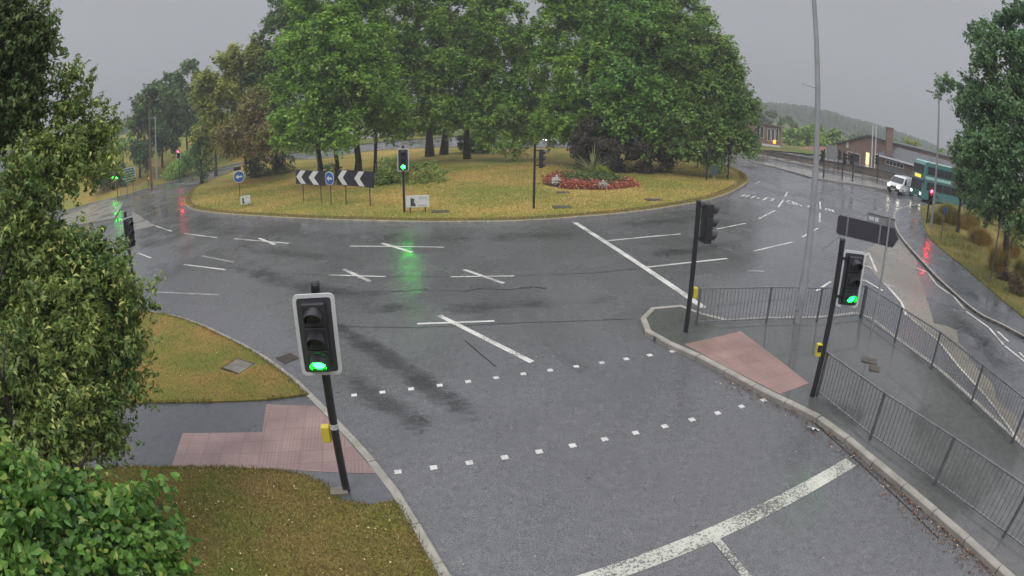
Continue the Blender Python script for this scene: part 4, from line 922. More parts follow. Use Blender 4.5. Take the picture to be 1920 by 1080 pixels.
# amber lamp shining in the tree on the right
p = A(1880, 376, 26); g_ = gz(p.x, p.y); t = empty('amber_beacon', (p.x, p.y, g_), 0, 'amber light glowing through the leaves of the right-hand tree', 'beacon')
MB().tube([(0, 0, 0), (0, 0, p.z-g_-.1)], .04, 10).build('post', M['rail'], t, smooth=True)
s = MB(); s.tube([(0, 0, p.z-g_-.14), (0, 0, p.z-g_-.09), (0, 0, p.z-g_), (0, 0, p.z-g_+.09), (0, 0, p.z-g_+.13)], [.04, .10, .14, .10, .03], 14).build('globe', M['amber_on'], t, smooth=True)

# ------------------------------------------------------------------ vegetation
def unit(r, n):
    v = r.normal(size=(n, 3)); return v/np.linalg.norm(v, axis=1, keepdims=True)
def leaf_geo(r, P, Nn, size, kind, asp=.62):
    """P positions, Nn facing directions; kind 'quad' = one diamond, 'fold' = two triangles along a midrib, 'lobe' = a five-pointed folded leaf"""
    n = len(P); a = unit(r, n); u = np.cross(Nn, a); u /= np.linalg.norm(u, axis=1, keepdims=True)+1e-9; v = np.cross(Nn, u)
    s = (size*r.uniform(.6, 1.3, n))[:, None]
    if kind == 'quad':
        q = np.stack([P-u*s*.5, P+v*s*asp*.5, P+u*s*.5, P-v*s*asp*.5], 1); return q.reshape(-1, 3), 4
    dn = Nn*s*.14
    if kind == 'fold':
        q = np.stack([P-u*s*.5-dn, P+v*s*asp*.5+dn-u*s*.05, P+u*s*.5-dn*.6, P-v*s*asp*.5+dn-u*s*.05], 1)
        return q.reshape(-1, 3), 4
    w_ = asp*.5   # lobed: two quads sharing the midrib
    b0 = P-u*s*.45; tip = P+u*s*.55-dn; L1 = P-u*s*.32+v*s*w_*1.15+dn*.6; L2 = P+u*s*.12+v*s*w_*.95+dn; R1 = P-u*s*.32-v*s*w_*1.15+dn*.6; R2_ = P+u*s*.12-v*s*w_*.95+dn
    q = np.stack([b0, L1, L2, tip, b0, tip, R2_, R1], 1); return q.reshape(-1, 3), 4
def crown(name, blobs, m, parent, origin, n, size, seed, lump=.17, nl=30, kind='quad', down=.0, flat=.45, asp=.62, inner=.25, fill=.55):
    """leaves gathered into many lumps over each blob (cx,cy,cz,rx,ry,rz); n is the number of leaves in all"""
    r = np.random.default_rng(seed); B = np.array(blobs, float); area = (B[:, 3]*B[:, 4]+B[:, 4]*B[:, 5]+B[:, 3]*B[:, 5]); sh = area/area.sum(); out = []; nrm = []
    for b, s in zip(B, sh):
        k = int(nl*max(1, b[3]*b[5]/4)**.62*1.7)+6; d = unit(r, k); rad = np.where(r.random(k) < inner, r.uniform(.35, .8, k), r.uniform(.82, 1.06, k))
        c = b[:3]+d*rad[:, None]*b[3:6]; ls = lump*min(b[3], b[5])*r.uniform(.6, 1.35, k)+.05
        m_ = int(n*s); i = r.integers(0, k, m_); q = unit(r, m_); q[:, 2] = np.abs(q[:, 2])*np.where(r.random(m_) < .62, 1, -1)
        rr = ls[i][:, None]*(r.uniform(0, 1, m_)**(1-fill))[:, None]*np.array([1.15, 1.15, .9])
        out.append(c[i]+q*rr); nn = q*.6+d[i]*.4+np.array([0, 0, flat])+unit(r, m_)*.8; nrm.append(nn/np.linalg.norm(nn, axis=1, keepdims=True))
    P = np.concatenate(out); Nn = np.concatenate(nrm); V, k = leaf_geo(r, P, Nn, size, kind, asp)
    V = V-np.array(origin)
    return np_mesh(name, V, k, m, parent)
def sprays(name, blobs, m, parent, origin, n, size, seed, tl=.6, per=22, kind='fold', asp=.45, twigs=None, droop=.15, r_in=.5, up=.5, jit=.13, lp=11):
    """leaves set along many short twigs that point outwards from each blob"""
    r = np.random.default_rng(seed); B = np.array(blobs, float); vol = (B[:, 3]*B[:, 4]+B[:, 4]*B[:, 5]+B[:, 3]*B[:, 5]); sh = vol/vol.sum(); Ps, Ns, Tw = [], [], []
    for b, s in zip(B, sh):
        k = max(4, int(n*s/per)); nl = max(3, int(k/lp)); dl = unit(r, nl); cl = b[:3]+dl*(r.uniform(r_in**2, 1.0, nl)**.5)[:, None]*b[3:6]*.90
        i = r.integers(0, nl, k); q = unit(r, k); o = cl[i]+q*r.uniform(0, .5, k)[:, None]*tl; d = dl[i]
        dr = q*.75+d*.45+unit(r, k)*.25+np.array([0, 0, .3]); dr /= np.linalg.norm(dr, axis=1, keepdims=True); ln = tl*r.uniform(.45, 1.3, k)
        t = r.uniform(.05, 1, (k, per)); p = o[:, None, :]+dr[:, None, :]*(t*ln[:, None])[:, :, None]; p[:, :, 2] -= droop*(t**2)*ln[:, None]
        off = r.normal(size=(k, per, 3))*(jit*ln[:, None]*(1.15-.7*t))[:, :, None]; p = p+off
        nn = off/(np.linalg.norm(off, axis=2, keepdims=True)+1e-9)*.5+dr[:, None, :]*.25+np.array([0, 0, up])+r.normal(size=(k, per, 3))*.45
        Ps.append(p.reshape(-1, 3)); Ns.append((nn/np.linalg.norm(nn, axis=2, keepdims=True)).reshape(-1, 3))
        e = o+dr*ln[:, None]; e[:, 2] -= droop*ln; Tw.append(np.stack([cl[i]-d*b[3:6]*.12, e], 1))
    P = np.concatenate(Ps); Nn = np.concatenate(Ns); V, k = leaf_geo(r, P, Nn, size, kind, asp); ob = np_mesh(name, V-np.array(origin), k, m, parent)
    if twigs:
        T = np.concatenate(Tw)-np.array(origin); a = T[:, 0]; c = T[:, 1]; w_ = unit(r, len(a)); dd_ = c-a; u = np.cross(dd_, w_); u /= np.linalg.norm(u, axis=1, keepdims=True)+1e-9; v = np.cross(dd_, u); v /= np.linalg.norm(v, axis=1, keepdims=True)+1e-9; q = twigs
        F = [np.stack([a+x*q, a+y*q, c+y*q*.3, c+x*q*.3], 1) for x, y in ((u, -u*.5+v*.87), (-u*.5+v*.87, -u*.5-v*.87), (-u*.5-v*.87, u))]
        np_mesh('twigs', np.concatenate(F).reshape(-1, 3), 4, M['bark'], parent)
    return ob
def trunk(parent, h, r0, seed, limbs=6, spread=2.5, lean=(0, 0), m=None, top=.8, start=.35):
    rnd = random.Random(seed); mb = MB(); n = 7
    pts = [Vector((lean[0]*h*(i/n)**1.5+rnd.uniform(-.04, .04)*h*.3*(i > 0), lean[1]*h*(i/n)**1.5+rnd.uniform(-.04, .04)*h*.3*(i > 0), h*top*i/n-.1)) for i in range(n+1)]
    mb.tube(pts, [r0*1.35]+[r0*(1-.75*i/n) for i in range(1, n+1)], 10)
    for i in range(limbs):
        t = start+(.95-start)*i/limbs; p = pts[int(t*n)].lerp(pts[min(n, int(t*n)+1)], t*n-int(t*n)); a = i*2.4+rnd.random(); e = p+Vector((math.cos(a), math.sin(a), .55+.5*rnd.random()))*spread*(1.15-t)
        mid = p.lerp(e, .5)+Vector((0, 0, -.15*spread*.3)); rr = r0*(1-.75*t)*.55; mb.tube([p, mid, e], [rr, rr*.7, rr*.2], 7)
        for j in range(2): e2 = mid+Vector((rnd.uniform(-1, 1), rnd.uniform(-1, 1), rnd.uniform(.1, .9)))*spread*.5; mb.tube([mid, mid.lerp(e2, .6), e2], [rr*.5, rr*.35, rr*.12], 5)
    return mb.build('trunk', m or M['bark'], parent, smooth=True)
def blob(px, py, rx, ry, D, dep=.9):
    """an ellipsoid standing where it is seen, D metres away, its size from its width and height in the photo"""
    c = A(px, py, D); k = (c-Vector((0, 0, CH))).length/1075; return (c.x, c.y, c.z, rx*k, rx*k*dep, ry*k)
def tree(base, blobs, m, label, n, size, seed, h=None, r0=.22, name='tree', cat='tree', group=None, trunks=None, kind='quad', limbs=6, spread=2.5, tr=True, **kw):
    o = g3(base[0], base[1], kw.pop('lift', .1)); t = empty(name, o, 0, label, cat, group)
    if tr:
        hh_ = h or (max(b[2]+b[5]*.5 for b in blobs)-o.z)
        for k, (dx, dy, rr) in enumerate(trunks or [(0, 0, r0)]):
            tk = trunk(t, hh_, rr, seed+k, limbs, spread); tk.location = (dx, dy, 0)
    if kw.pop('spray', False):
        kk = {k: kw[k] for k in ('lp', 'tl', 'per', 'asp', 'twigs', 'droop', 'r_in', 'up', 'jit') if k in kw}; sprays('crown', blobs, m, t, o, n, size, seed, kind=kind, **kk); return t
    crown('crown', blobs, m, t, o, n, size, seed, kind=kind, **kw); return t

LG = leafm('sycamore_leaves', (.075, .15, .022), (.135, .215, .03), (.21, .25, .06), .22)
LB_ = leafm('bright_leaves', (.085, .165, .026), (.145, .23, .038), (.20, .25, .06), .3)
LD = leafm('dark_leaves', (.04, .085, .022), (.07, .12, .03), (.11, .14, .05), .25)
LO = leafm('olive_leaves', (.13, .16, .03), (.19, .205, .04), (.26, .20, .07), .25)
LR = leafm('rusty_leaves', (.15, .105, .045), (.11, .125, .035), (.24, .14, .07), .35)
LBL = leafm('blue_green_leaves', (.05, .10, .045), (.085, .145, .06), (.12, .16, .09), .35)
LH = leafm('hedge_leaves', (.03, .05, .02), (.05, .075, .022), (.09, .08, .03), .8)
GI = 'trees standing on the roundabout lawn'
S = 1.0
# left of the lawn, from the low olive tree to the tall bright one
tree(G(405, 330), [blob(410, 150, 42, 50, 60), blob(385, 170, 36, 40, 60), blob(430, 205, 55, 60, 60), blob(400, 240, 38, 45, 60), blob(470, 170, 50, 70, 61), blob(480, 110, 40, 45, 62), blob(465, 250, 50, 38, 60), blob(440, 120, 34, 36, 61), blob(500, 200, 40, 50, 60)],
     LO, 'olive-green tree with low branches at the left end of the roundabout', 46473, 0.31, 11, group=GI, spray=True, tl=1.05, lp=11, per=24, jit=.2, asp=.7, twigs=.012, up=.7, spread=3)
tree(G(470, 318), [blob(455, 235, 34, 38, 55), blob(430, 262, 24, 26, 55), blob(490, 262, 36, 30, 54), blob(472, 200, 30, 30, 56)],
     LR, 'rusty brown-tinged small tree between the olive tree and the bright one', 18589, 0.24, 12, group=GI, spray=True, tl=1.05, lp=11, per=24, jit=.2, asp=.7, twigs=.012, up=.7, spread=2, r0=.15)
tree(G(601, 345), [blob(600, 100, 75, 85, 44), blob(570, 190, 60, 60, 43.5), blob(640, 180, 65, 70, 43), blob(620, 60, 70, 70, 45), blob(560, 245, 50, 30, 43), blob(630, 245, 50, 24, 42), blob(540, 130, 40, 60, 45), blob(605, 0, 55, 60, 46), blob(570, 60, 50, 60, 47), blob(650, 120, 50, 60, 44)],
     LB_, 'bright green sycamore with the two foremost trunks behind the chevron board', 74358, 0.27, 13, h=13, group=GI, spray=True, tl=1.05, lp=11, per=24, jit=.2, asp=.7, twigs=.012, up=.7, trunks=[(0, 0, .26), (1.3, .6, .20)], spread=3.2)
tree(G(672, 338), [blob(690, 130, 60, 90, 47), blob(680, 40, 60, 80, 48), blob(720, 210, 50, 40, 46), blob(690, -40, 60, 60, 49)],
     LG, 'tall sycamore on thin twin trunks just right of the bright green one', 52670, 0.27, 14, h=14, group=GI, spray=True, tl=1.05, lp=11, per=24, jit=.2, asp=.7, twigs=.012, up=.7, trunks=[(0, 0, .30), (1.4, .2, .16)], spread=3)
tree(G(520, 318), [blob(520, 70, 40, 60, 62), blob(505, 150, 45, 70, 61), blob(545, 20, 45, 55, 63), blob(520, 230, 50, 45, 60)],
     LD, 'dark tree behind the bright sycamore on the left of the lawn', 37179, 0.31, 15, h=14, group=GI, spray=True, tl=1.05, lp=11, per=24, jit=.2, asp=.7, twigs=.012, up=.7, spread=3)
# the middle trees
tree(G(806, 296), [blob(780, 60, 80, 90, 57), blob(770, 160, 75, 60, 55), blob(830, 205, 60, 38, 54), blob(770, -40, 80, 80, 58), blob(760, 225, 45, 30, 53), blob(725, 120, 50, 80, 56), blob(820, 120, 60, 60, 55)],
     LG, 'broad sycamore in the middle of the lawn, left trunk of the middle cluster', 74358, 0.29, 16, h=17, group=GI, spray=True, tl=1.05, lp=11, per=24, jit=.2, asp=.7, twigs=.012, up=.7, r0=.42, spread=4)
tree(G(832, 292), [blob(860, 30, 80, 80, 60), blob(870, 130, 75, 75, 58), blob(850, -60, 90, 70, 61)],
     LG, 'broad sycamore in the middle of the lawn, second trunk of the middle cluster', 52670, 0.31, 17, h=17, group=GI, spray=True, tl=1.05, lp=11, per=24, jit=.2, asp=.7, twigs=.012, up=.7, r0=.40, spread=4)
tree(G(876, 300), [blob(930, 60, 60, 80, 56), blob(920, 160, 62, 60, 55), blob(960, 200, 45, 36, 54), blob(930, 245, 36, 26, 54), blob(935, -20, 50, 55, 58), blob(975, 110, 30, 50, 56), blob(890, 215, 50, 36, 55), blob(965, 262, 26, 20, 53), blob(990, 160, 32, 70, 55), blob(1000, 230, 30, 30, 54)],
     LG, 'sycamore with drooping branches above the dark bush, right trunk of the middle cluster', 61965, 0.28, 18, h=15, group=GI, spray=True, tl=1.05, lp=11, per=24, jit=.2, asp=.7, twigs=.012, up=.7, r0=.32, spread=4)
# the right-hand group
tree(G(1110, 305), [blob(1080, 70, 70, 65, 52), blob(1050, 150, 55, 70, 51), blob(1120, 150, 80, 75, 50), blob(1060, 215, 50, 40, 49), blob(1130, 20, 90, 60, 54), blob(1020, 80, 30, 60, 53), blob(1060, -10, 60, 50, 54), blob(1020, 235, 34, 24, 50), blob(1100, 225, 60, 36, 49), blob(1150, 90, 70, 60, 52)],
     LG, 'wide sycamore over the flower bed, left tree of the right-hand group', 80554, 0.28, 19, h=13, group=GI, spray=True, tl=1.05, lp=11, per=24, jit=.2, asp=.7, twigs=.012, up=.7, r0=.35, spread=4.5)
tree(G(1180, 303), [blob(1210, 60, 80, 75, 49), blob(1200, 160, 85, 75, 47), blob(1180, 225, 70, 40, 46), blob(1240, 200, 60, 55, 46), blob(1190, -20, 80, 60, 51), blob(1215, 245, 50, 30, 45), blob(1150, 110, 60, 60, 49)],
     leafm('mid_green_leaves', (.068, .145, .025), (.11, .195, .035), (.17, .21, .06), .25), 'large green tree rising above the dark bush, middle of the right-hand group', 86751, 0.27, 20, h=14, group=GI, spray=True, tl=1.05, lp=11, per=24, jit=.2, asp=.7, twigs=.012, up=.7, r0=.4, spread=4.5)
tree(G(1240, 306), [blob(1310, 100, 70, 75, 47), blob(1330, 180, 60, 65, 46), blob(1290, 230, 60, 50, 45), blob(1345, 245, 45, 42, 45), blob(1375, 150, 35, 45, 47), blob(1280, 40, 60, 55, 49), blob(1395, 195, 24, 34, 46), blob(1385, 262, 26, 22, 46), blob(1340, 285, 26, 14, 45), blob(1270, 130, 60, 60, 48), blob(1300, 275, 40, 20, 45), blob(1350, 130, 44, 44, 47), blob(1360, 215, 44, 44, 46)],
     leafm('dull_green_leaves', (.06, .12, .025), (.10, .165, .035), (.18, .18, .06), .3), 'dull green tree whose low branches hang over the right tip of the lawn', 86751, 0.25, 21, h=11, group=GI, spray=True, tl=1.05, lp=11, per=24, jit=.2, asp=.7, twigs=.012, up=.7, r0=.35, spread=5)
# bushes on the lawn
def bush(px, py, rx, ry, m, label, n, size, seed, extra=(), group='bushes on the roundabout lawn', h=None, lift=.14, name='bush', dep=.9, D=None, cat='bush'):
    b = G(px, py+ry*.86); D = D or b.xy.length
    return tree(b, [blob(px, py, rx, ry, D, dep)]+[blob(*e, D, dep) for e in extra], m, label, n, size, seed, name=name, cat=cat, group=group, r0=.06, limbs=8, spread=.8, h=1.2, lump=.28, lift=lift)
bush(497, 312, 34, 24, LH, 'dark rounded bush under the rusty tree at the left of the lawn', 6000, .2, 31, [(475, 316, 18, 20), (535, 310, 22, 20)])
bush(735, 322, 30, 30, leafm('yellow_green_leaves', (.09, .14, .03), (.14, .19, .05), (.2, .14, .05), .8), 'mottled yellow-green bush behind the green-lit signal', 5000, .18, 32, [(795, 330, 45, 24), (715, 340, 18, 20)])
bush(900, 268, 42, 22, LH, 'low dark bush at the foot of the middle trees', 5000, .24, 33, [(880, 272, 18, 14)])
bush(1165, 280, 90, 50, leafm('purple_brown_leaves', (.028, .03, .02), (.045, .035, .026), (.08, .05, .035), .6), 'big dark brownish bush under the right-hand trees', 34000, .2, 34, [(1228, 286, 42, 44), (1105, 275, 36, 34), (1130, 255, 50, 36), (1250, 265, 26, 40)], dep=.7)
bush(620, 318, 22, 8, LD, 'low scrub around the trunks behind the chevron board', 1500, .18, 35, [(660, 326, 20, 8)])
# background trees: left bank, behind the island, valley on the right
GB = 'trees on the far sides of the roads'
for i, (bp, bl_, m_, lb, n_, s_) in enumerate([
    ((262, 338), [blob(275, 195, 30, 38, 87), blob(262, 235, 26, 34, 87), blob(250, 280, 16, 30, 86), blob(270, 290, 24, 24, 86), blob(290, 235, 30, 40, 87), blob(300, 180, 26, 30, 87)], LD, 'wind-bent dark tree behind the two lamp posts on the left bank', 13000, .5),
    ((305, 320), [blob(315, 170, 30, 36, 91), blob(320, 215, 36, 45, 91), blob(310, 258, 30, 26, 91)], LD, 'dark tree on the bank between the lamp posts and the red-lit signal', 11000, .55),
    ((350, 300), [blob(350, 150, 34, 40, 96), blob(355, 195, 36, 40, 96), blob(345, 235, 34, 26, 96)], LD, 'dark tree on the bank right above the red-lit signal', 11000, .55),
    ((378, 330), [blob(376, 295, 17, 30, 66), blob(382, 260, 18, 26, 66)], LD, 'small dark drooping tree at the roadside left of the olive tree', 4500, .28),
    ((226, 335), [blob(215, 255, 24, 26, 105), blob(240, 270, 22, 26, 104), blob(200, 285, 24, 24, 103), blob(228, 300, 24, 20, 100)], LG, 'mid-green tree on the bank beside the big left tree', 7000, .5),
    ((205, 345), [blob(200, 325, 26, 16, 84), blob(225, 318, 20, 14, 84), blob(178, 335, 22, 14, 84)], LD, 'dark bushy thicket low on the bank behind the two green-lit signals', 5000, .4),
    ((150, 330), [blob(150, 300, 50, 36, 100), blob(100, 310, 50, 40, 98)], LG, 'pale green tree low behind the big left tree', 7000, .5),
    ((430, 280), [blob(430, 235, 40, 34, 100), blob(480, 250, 40, 26, 100), blob(400, 225, 30, 30, 104)], LD, 'dark tree behind the olive tree beyond the road', 7000, .55),
    ((560, 280), [blob(560, 250, 60, 28, 104), blob(620, 262, 36, 16, 104), blob(520, 240, 40, 30, 104)], LG, 'tree beyond the road seen under the bright sycamore', 7000, .55),
    ((775, 262), [blob(800, 245, 50, 26, 108), blob(762, 248, 18, 22, 108), blob(860, 248, 50, 24, 108)], LO, 'yellowish tree beyond the road seen between the middle trunks', 7000, .55),
    ((960, 262), [blob(960, 245, 60, 24, 108), blob(1020, 250, 50, 20, 108), blob(910, 235, 40, 26, 108)], LG, 'green tree beyond the road behind the lone unlit signal', 7000, .55),
    ((1100, 262), [blob(1110, 245, 70, 26, 106), blob(1180, 248, 60, 26, 106)], LD, 'dark tree beyond the road behind the right-hand group', 6000, .6),
    ((1290, 268), [blob(1290, 250, 60, 24, 102), blob(1340, 256, 40, 20, 100)], LG, 'tree beyond the road behind the hanging branches of the dull green tree', 6000, .55),
    ((1480, 280), [blob(1480, 264, 22, 20, 112), blob(1500, 254, 28, 20, 116), blob(1490, 278, 26, 14, 108), blob(1520, 262, 26, 20, 114)], LG, 'leafy tree directly right of the two-storey brick block', 6000, .6),
    ((1530, 276), [blob(1545, 262, 28, 16, 124), blob(1570, 262, 24, 12, 124), blob(1535, 248, 24, 14, 126)], LG, 'leafy tree behind the red-roofed house', 6000, .65),
    ((1440, 262), [blob(1440, 225, 40, 12, 170), blob(1475, 232, 30, 14, 170)], LD, 'tree showing above the flat roof of the brick block', 4000, .7),
    ((1720, 290), [blob(1700, 272, 22, 9, 112), blob(1722, 278, 22, 9, 112)], LO, 'yellow-green treetop above the slate roof right of the chimney', 3500, .4),
    ((1790, 320), [blob(1780, 300, 34, 16, 125), blob(1820, 312, 34, 18, 125)], LG, 'tree behind the far end of the long slate roof', 4500, .6)]):
    tree(A(*bp, bl_[0] and Vector(bl_[0][:2]).length), bl_, m_, lb, n_, s_, 50+i, group=GB, name='tree', r0=.25, spread=3, spray=True, tl=1.2, lp=12, per=22, jit=.22, asp=.7, up=.7)
wb = []; rw = random.Random(4)
for i in range(70):
    px = 1395+i*6.6+rw.uniform(-3, 3); hy_ = float(np.interp(px, [1400, 1460, 1560, 1640, 1700, 1800, 1860], [252, 252, 262, 262, 274, 306, 325])); wb.append(blob(px, hy_+rw.uniform(-2, 16), rw.uniform(12, 20), rw.uniform(8, 13), rw.uniform(150, 230)))
tag(crown('distant_woodland', wb, leafm('woodland_leaves', (.035, .07, .02), (.06, .10, .028), (.09, .12, .04), .05), None, (0, 0, 0), 30000, .9, 99, nl=10), kind='stuff')
# striped hedges and shrubs on the bank
hg = leafm('clipped_hedge', (.06, .12, .025), (.10, .19, .035), None, .6)
for i, (p, q, lb, m_) in enumerate([((322, 322), (382, 286), 'lower bright hedge row slanting up the left bank', leafm('light_hedge', (.12, .21, .035), (.17, .26, .05), None, .6)), ((352, 300), (396, 266), 'upper dark hedge row slanting up the left bank', hg)]):
    a, b = A(*p, 84-2*i), A(*q, 88); bb = [(*a.lerp(b, k/9), 1.5, 1.5, 1.1) for k in range(10)]
    t = crown('hedge', bb, m_, None, a, 7000, .3, 90+i, lump=.35, flat=.8); t.location = a; tag(t, lb, 'hedge', 'hedge rows on the left bank')

# flower bed, spiky plant and yellow shrub
c = G(1110, 347); wpx = (G(1195, 352)-G(1023, 345)).xy; ax = wpx.normalized(); ry_ = 2.9; rx_ = wpx.length/2; rnd = random.Random(9)
t = empty('flower_bed', g3(c.x, c.y, .14), math.atan2(ax.y, ax.x), 'oval bed of pink and red flowers on the roundabout lawn', 'flower bed')
mb = MB(); vs = [(0, 0, .45)]; n = 40
for j, (k, z) in enumerate(((.5, .38), (.85, .2), (1, -.02))): vs += [(rx_*k*math.cos(2*math.pi*i/n)*(1+.04*math.sin(5*i)), ry_*k*math.sin(2*math.pi*i/n), z) for i in range(n)]
fs_ = [(0, 1+i, 1+(i+1) % n) for i in range(n)]
for j in range(2): fs_ += [(1+j*n+i, 1+j*n+n+i, 1+j*n+n+(i+1) % n, 1+j*n+(i+1) % n) for i in range(n)]
mb.add(vs, fs_).build('soil', M['soil'], t)
def bedblobs(k0, k1, a0, a1, nb, r_, seed):
    rr = random.Random(seed); o = []
    for i in range(nb): k = rr.uniform(k0, k1); a = R(rr.uniform(a0, a1)); o.append((rx_*k*math.cos(a), ry_*k*math.sin(a), .45*(1-k)+.14, r_, r_, r_*.7))
    return o
crown('pink_flowers', bedblobs(.70, .98, 150, 390, 60, .36, 1), leafm('pink_flowers', (.50, .13, .09), (.34, .13, .07), (.58, .32, .2), 2.0, k_=1), t, (0, 0, 0), 6000, .13, 101, lump=.5)
crown('red_flowers', bedblobs(.6, .95, 60, 200, 26, .4, 2), leafm('red_flowers', (.42, .09, .06), (.2, .12, .05), (.5, .22, .14), 2.0, k_=1), t, (0, 0, 0), 3000, .13, 102, lump=.5)
crown('green_foliage', bedblobs(.05, .72, 0, 360, 36, .42, 3), leafm('bedding_leaves', (.08, .15, .04), (.12, .17, .05), (.25, .28, .1), 2.0, k_=1.1), t, (0, 0, 0), 5000, .13, 103, lump=.5)
for a_ in (222, 292): crown('white_flowers', [(rx_*.9*math.cos(R(a_)), ry_*.9*math.sin(R(a_)), .28, .28, .28, .2)], leafm('white_flowers', (.75, .76, .74), (.6, .62, .6), k_=1), t, (0, 0, 0), 300, .12, 104, lump=.6)
b = G(1110, 338); mb = MB()
for i in range(70):
    a = rnd.random()*6.28; l_ = rnd.uniform(1.2, 2.3); el = rnd.uniform(.55, 1.45); d = Vector((math.cos(a), math.sin(a), 0)); s_ = Vector((-d.y, d.x, 0))*.045; pts = []
    for k in range(5): u = k/4; pts.append(d*(l_*math.cos(el)*u+.12*u*u)+Vector((0, 0, l_*math.sin(el)*u-.5*l_*max(0, 1.2-el)*u*u)))
    b0 = len(mb.v)
    for k, p in enumerate(pts): ww = s_*(1-.8*(k/4)**2); mb.v += [tuple(p-ww), tuple(p+ww)]
    mb.f += [(b0+2*k, b0+2*k+1, b0+2*k+3, b0+2*k+2) for k in range(4)]
t = mb.build('spiky_plant', leafm('spiky_leaves', (.26, .30, .14), (.34, .34, .18), None, 3, k_=1)); t.location = g3(b.x, b.y, .45); tag(t, 'spiky plant with long striped leaves in the middle of the flower bed', 'plant')
b = G(1127, 343); t = crown('yellow_shrub', [(0, 0, .35, .5, .5, .45)], leafm('lime_leaves', (.30, .36, .03), (.24, .32, .04), k_=1), None, (0, 0, 0), 900, .13, 106, lump=.4); t.location = g3(b.x, b.y, .35); tag(t, 'small lime-yellow shrub at the right of the spiky plant in the bed', 'shrub')

# right-hand verge: tree, brambles and dry grasses
tree(A(1890, 430, 29), [blob(1880, 110, 60, 60, 27), blob(1850, 170, 52, 70, 27), blob(1900, 210, 80, 90, 26), blob(1845, 260, 42, 60, 26), blob(1890, 310, 80, 60, 25), blob(1860, 345, 50, 50, 25), blob(1920, 60, 50, 50, 27), blob(1835, 90, 24, 40, 28), blob(1915, 380, 60, 40, 24), blob(1960, 180, 80, 130, 27), blob(1880, 60, 24, 26, 28)],
     LBL, 'tall blue-green tree at the right edge of the picture', 46000, .21, 61, h=10, r0=.22, group='trees beside the right footway', spread=2.2, kind='fold', limbs=12, spray=True, tl=.8, per=24, jit=.16, asp=.6, twigs=.008)
tree(A(1800, 400, 38), [blob(1800, 190, 24, 24, 38), blob(1775, 165, 16, 20, 38), blob(1815, 250, 30, 50, 37), blob(1805, 315, 34, 45, 36), blob(1835, 350, 30, 40, 34)],
     LBL, 'slimmer tree left of the tall one, partly hiding the bus', 13000, .2, 62, h=6, r0=.14, group='trees beside the right footway', spread=1.8, kind='fold', spray=True, tl=.8, per=24, jit=.16, asp=.6, twigs=.008)
DG = leafm('dry_grass_tufts', (.26, .22, .07), (.34, .24, .08), (.2, .2, .06), .7, k_=1.1); BR = leafm('bramble_leaves', (.20, .14, .08), (.12, .13, .05), (.3, .14, .1), .8, k_=1.1)
def dry(i, px, py, rx, ry, m_, lb, n_=3500, size=.16, nm='bramble_bush'):
    b = G(px, py+ry*.9); tree(b, [blob(px, py, rx, ry, b.xy.length, .8), blob(px+rx*.7, py+ry*.35, rx*.7, ry*.7, b.xy.length, .8)], m_, lb, n_, size, 130+i, name=nm, cat='bush', group='scrubby bushes on the right verge', r0=.03, limbs=6, spread=.4, h=.8, lump=.3, lift=.1, asp=.3 if m_ is DG else .6)
def tuft(px, py, rx, ry, n_, hgt, cols, lb, i):
    b = G(px, py+ry); k = b.xy.length/1075; r = np.random.default_rng(200+i); m_ = n_; a = r.uniform(0, 6.283, m_); q = np.abs(r.normal(size=m_))*.55; a = a+.5*np.sin(3*a+i)
    base = np.stack([np.cos(a)*q*rx*k, np.sin(a)*q*rx*k*.8, np.zeros(m_)], 1); base[:, 2] = 0
    out = np.stack([np.cos(a), np.sin(a), np.zeros(m_)], 1)*(q*.35)[:, None]+r.normal(size=(m_, 3))*.22; out[:, 2] = 1; L_ = (hgt*r.uniform(.3, 1.15, m_)*np.clip(1.25-.45*q, .35, 1.2))[:, None]; w_ = np.stack([-np.sin(a), np.cos(a), np.zeros(m_)], 1)*.012
    mid = base+out*L_*.6; tip = base+out*L_+np.stack([np.cos(a), np.sin(a), np.full(m_, -.4)], 1)*.16*L_
    V = np.concatenate([np.stack([base-w_, base+w_, mid+w_, mid-w_], 1), np.stack([mid-w_, mid+w_, tip+w_*.3, tip-w_*.3], 1)]).reshape(-1, 3)
    o = np_mesh('grass_clump', V, 4, cols); o.location = g3(b.x, b.y, .13); tag(o, lb, 'grass clump', 'long grass clumps on the right verge')
DG2 = leafm('golden_grass', (.34, .25, .07), (.42, .27, .08), (.24, .25, .08), .5, k_=1, nlo=.45, nhi=.6); DG3 = leafm('olive_grass', (.20, .22, .06), (.32, .27, .08), (.4, .3, .1), .5, k_=1)
for i, (px, py, rx, ry, n_, h_, c_, lb) in enumerate([(1780, 402, 34, 18, 5000, 1.1, DG3, 'tall yellow grass clump just behind the little blue plate'), (1755, 412, 16, 10, 1800, .7, DG3, 'small grass clump at the foot of the slim lamp post beside the blue plate'), (1815, 418, 34, 14, 4200, 1.0, DG2, 'golden grass clump right of the blue plate beneath the trees'),
        (1850, 400, 30, 14, 3500, .9, DG3, 'olive grass clump under the slimmer right-hand tree'), (1838, 448, 26, 12, 3000, .8, DG2, 'golden grass clump in the open part of the right verge'), (1868, 492, 18, 20, 3000, 1.0, DG2, 'orange-tinged grass clump halfway along the right verge, before the brambles'),
        (1893, 466, 26, 18, 3200, .9, DG2, 'golden grass clump above the brambles at the picture edge'), (1900, 430, 26, 18, 3000, .9, DG3, 'olive grass clump at the foot of the tall right-hand tree'), (1912, 505, 16, 20, 2200, .8, DG3, 'yellow-green grass clump behind the reddish brambles at the picture edge')]): tuft(px, py, rx, ry, n_, h_, c_, lb, i)
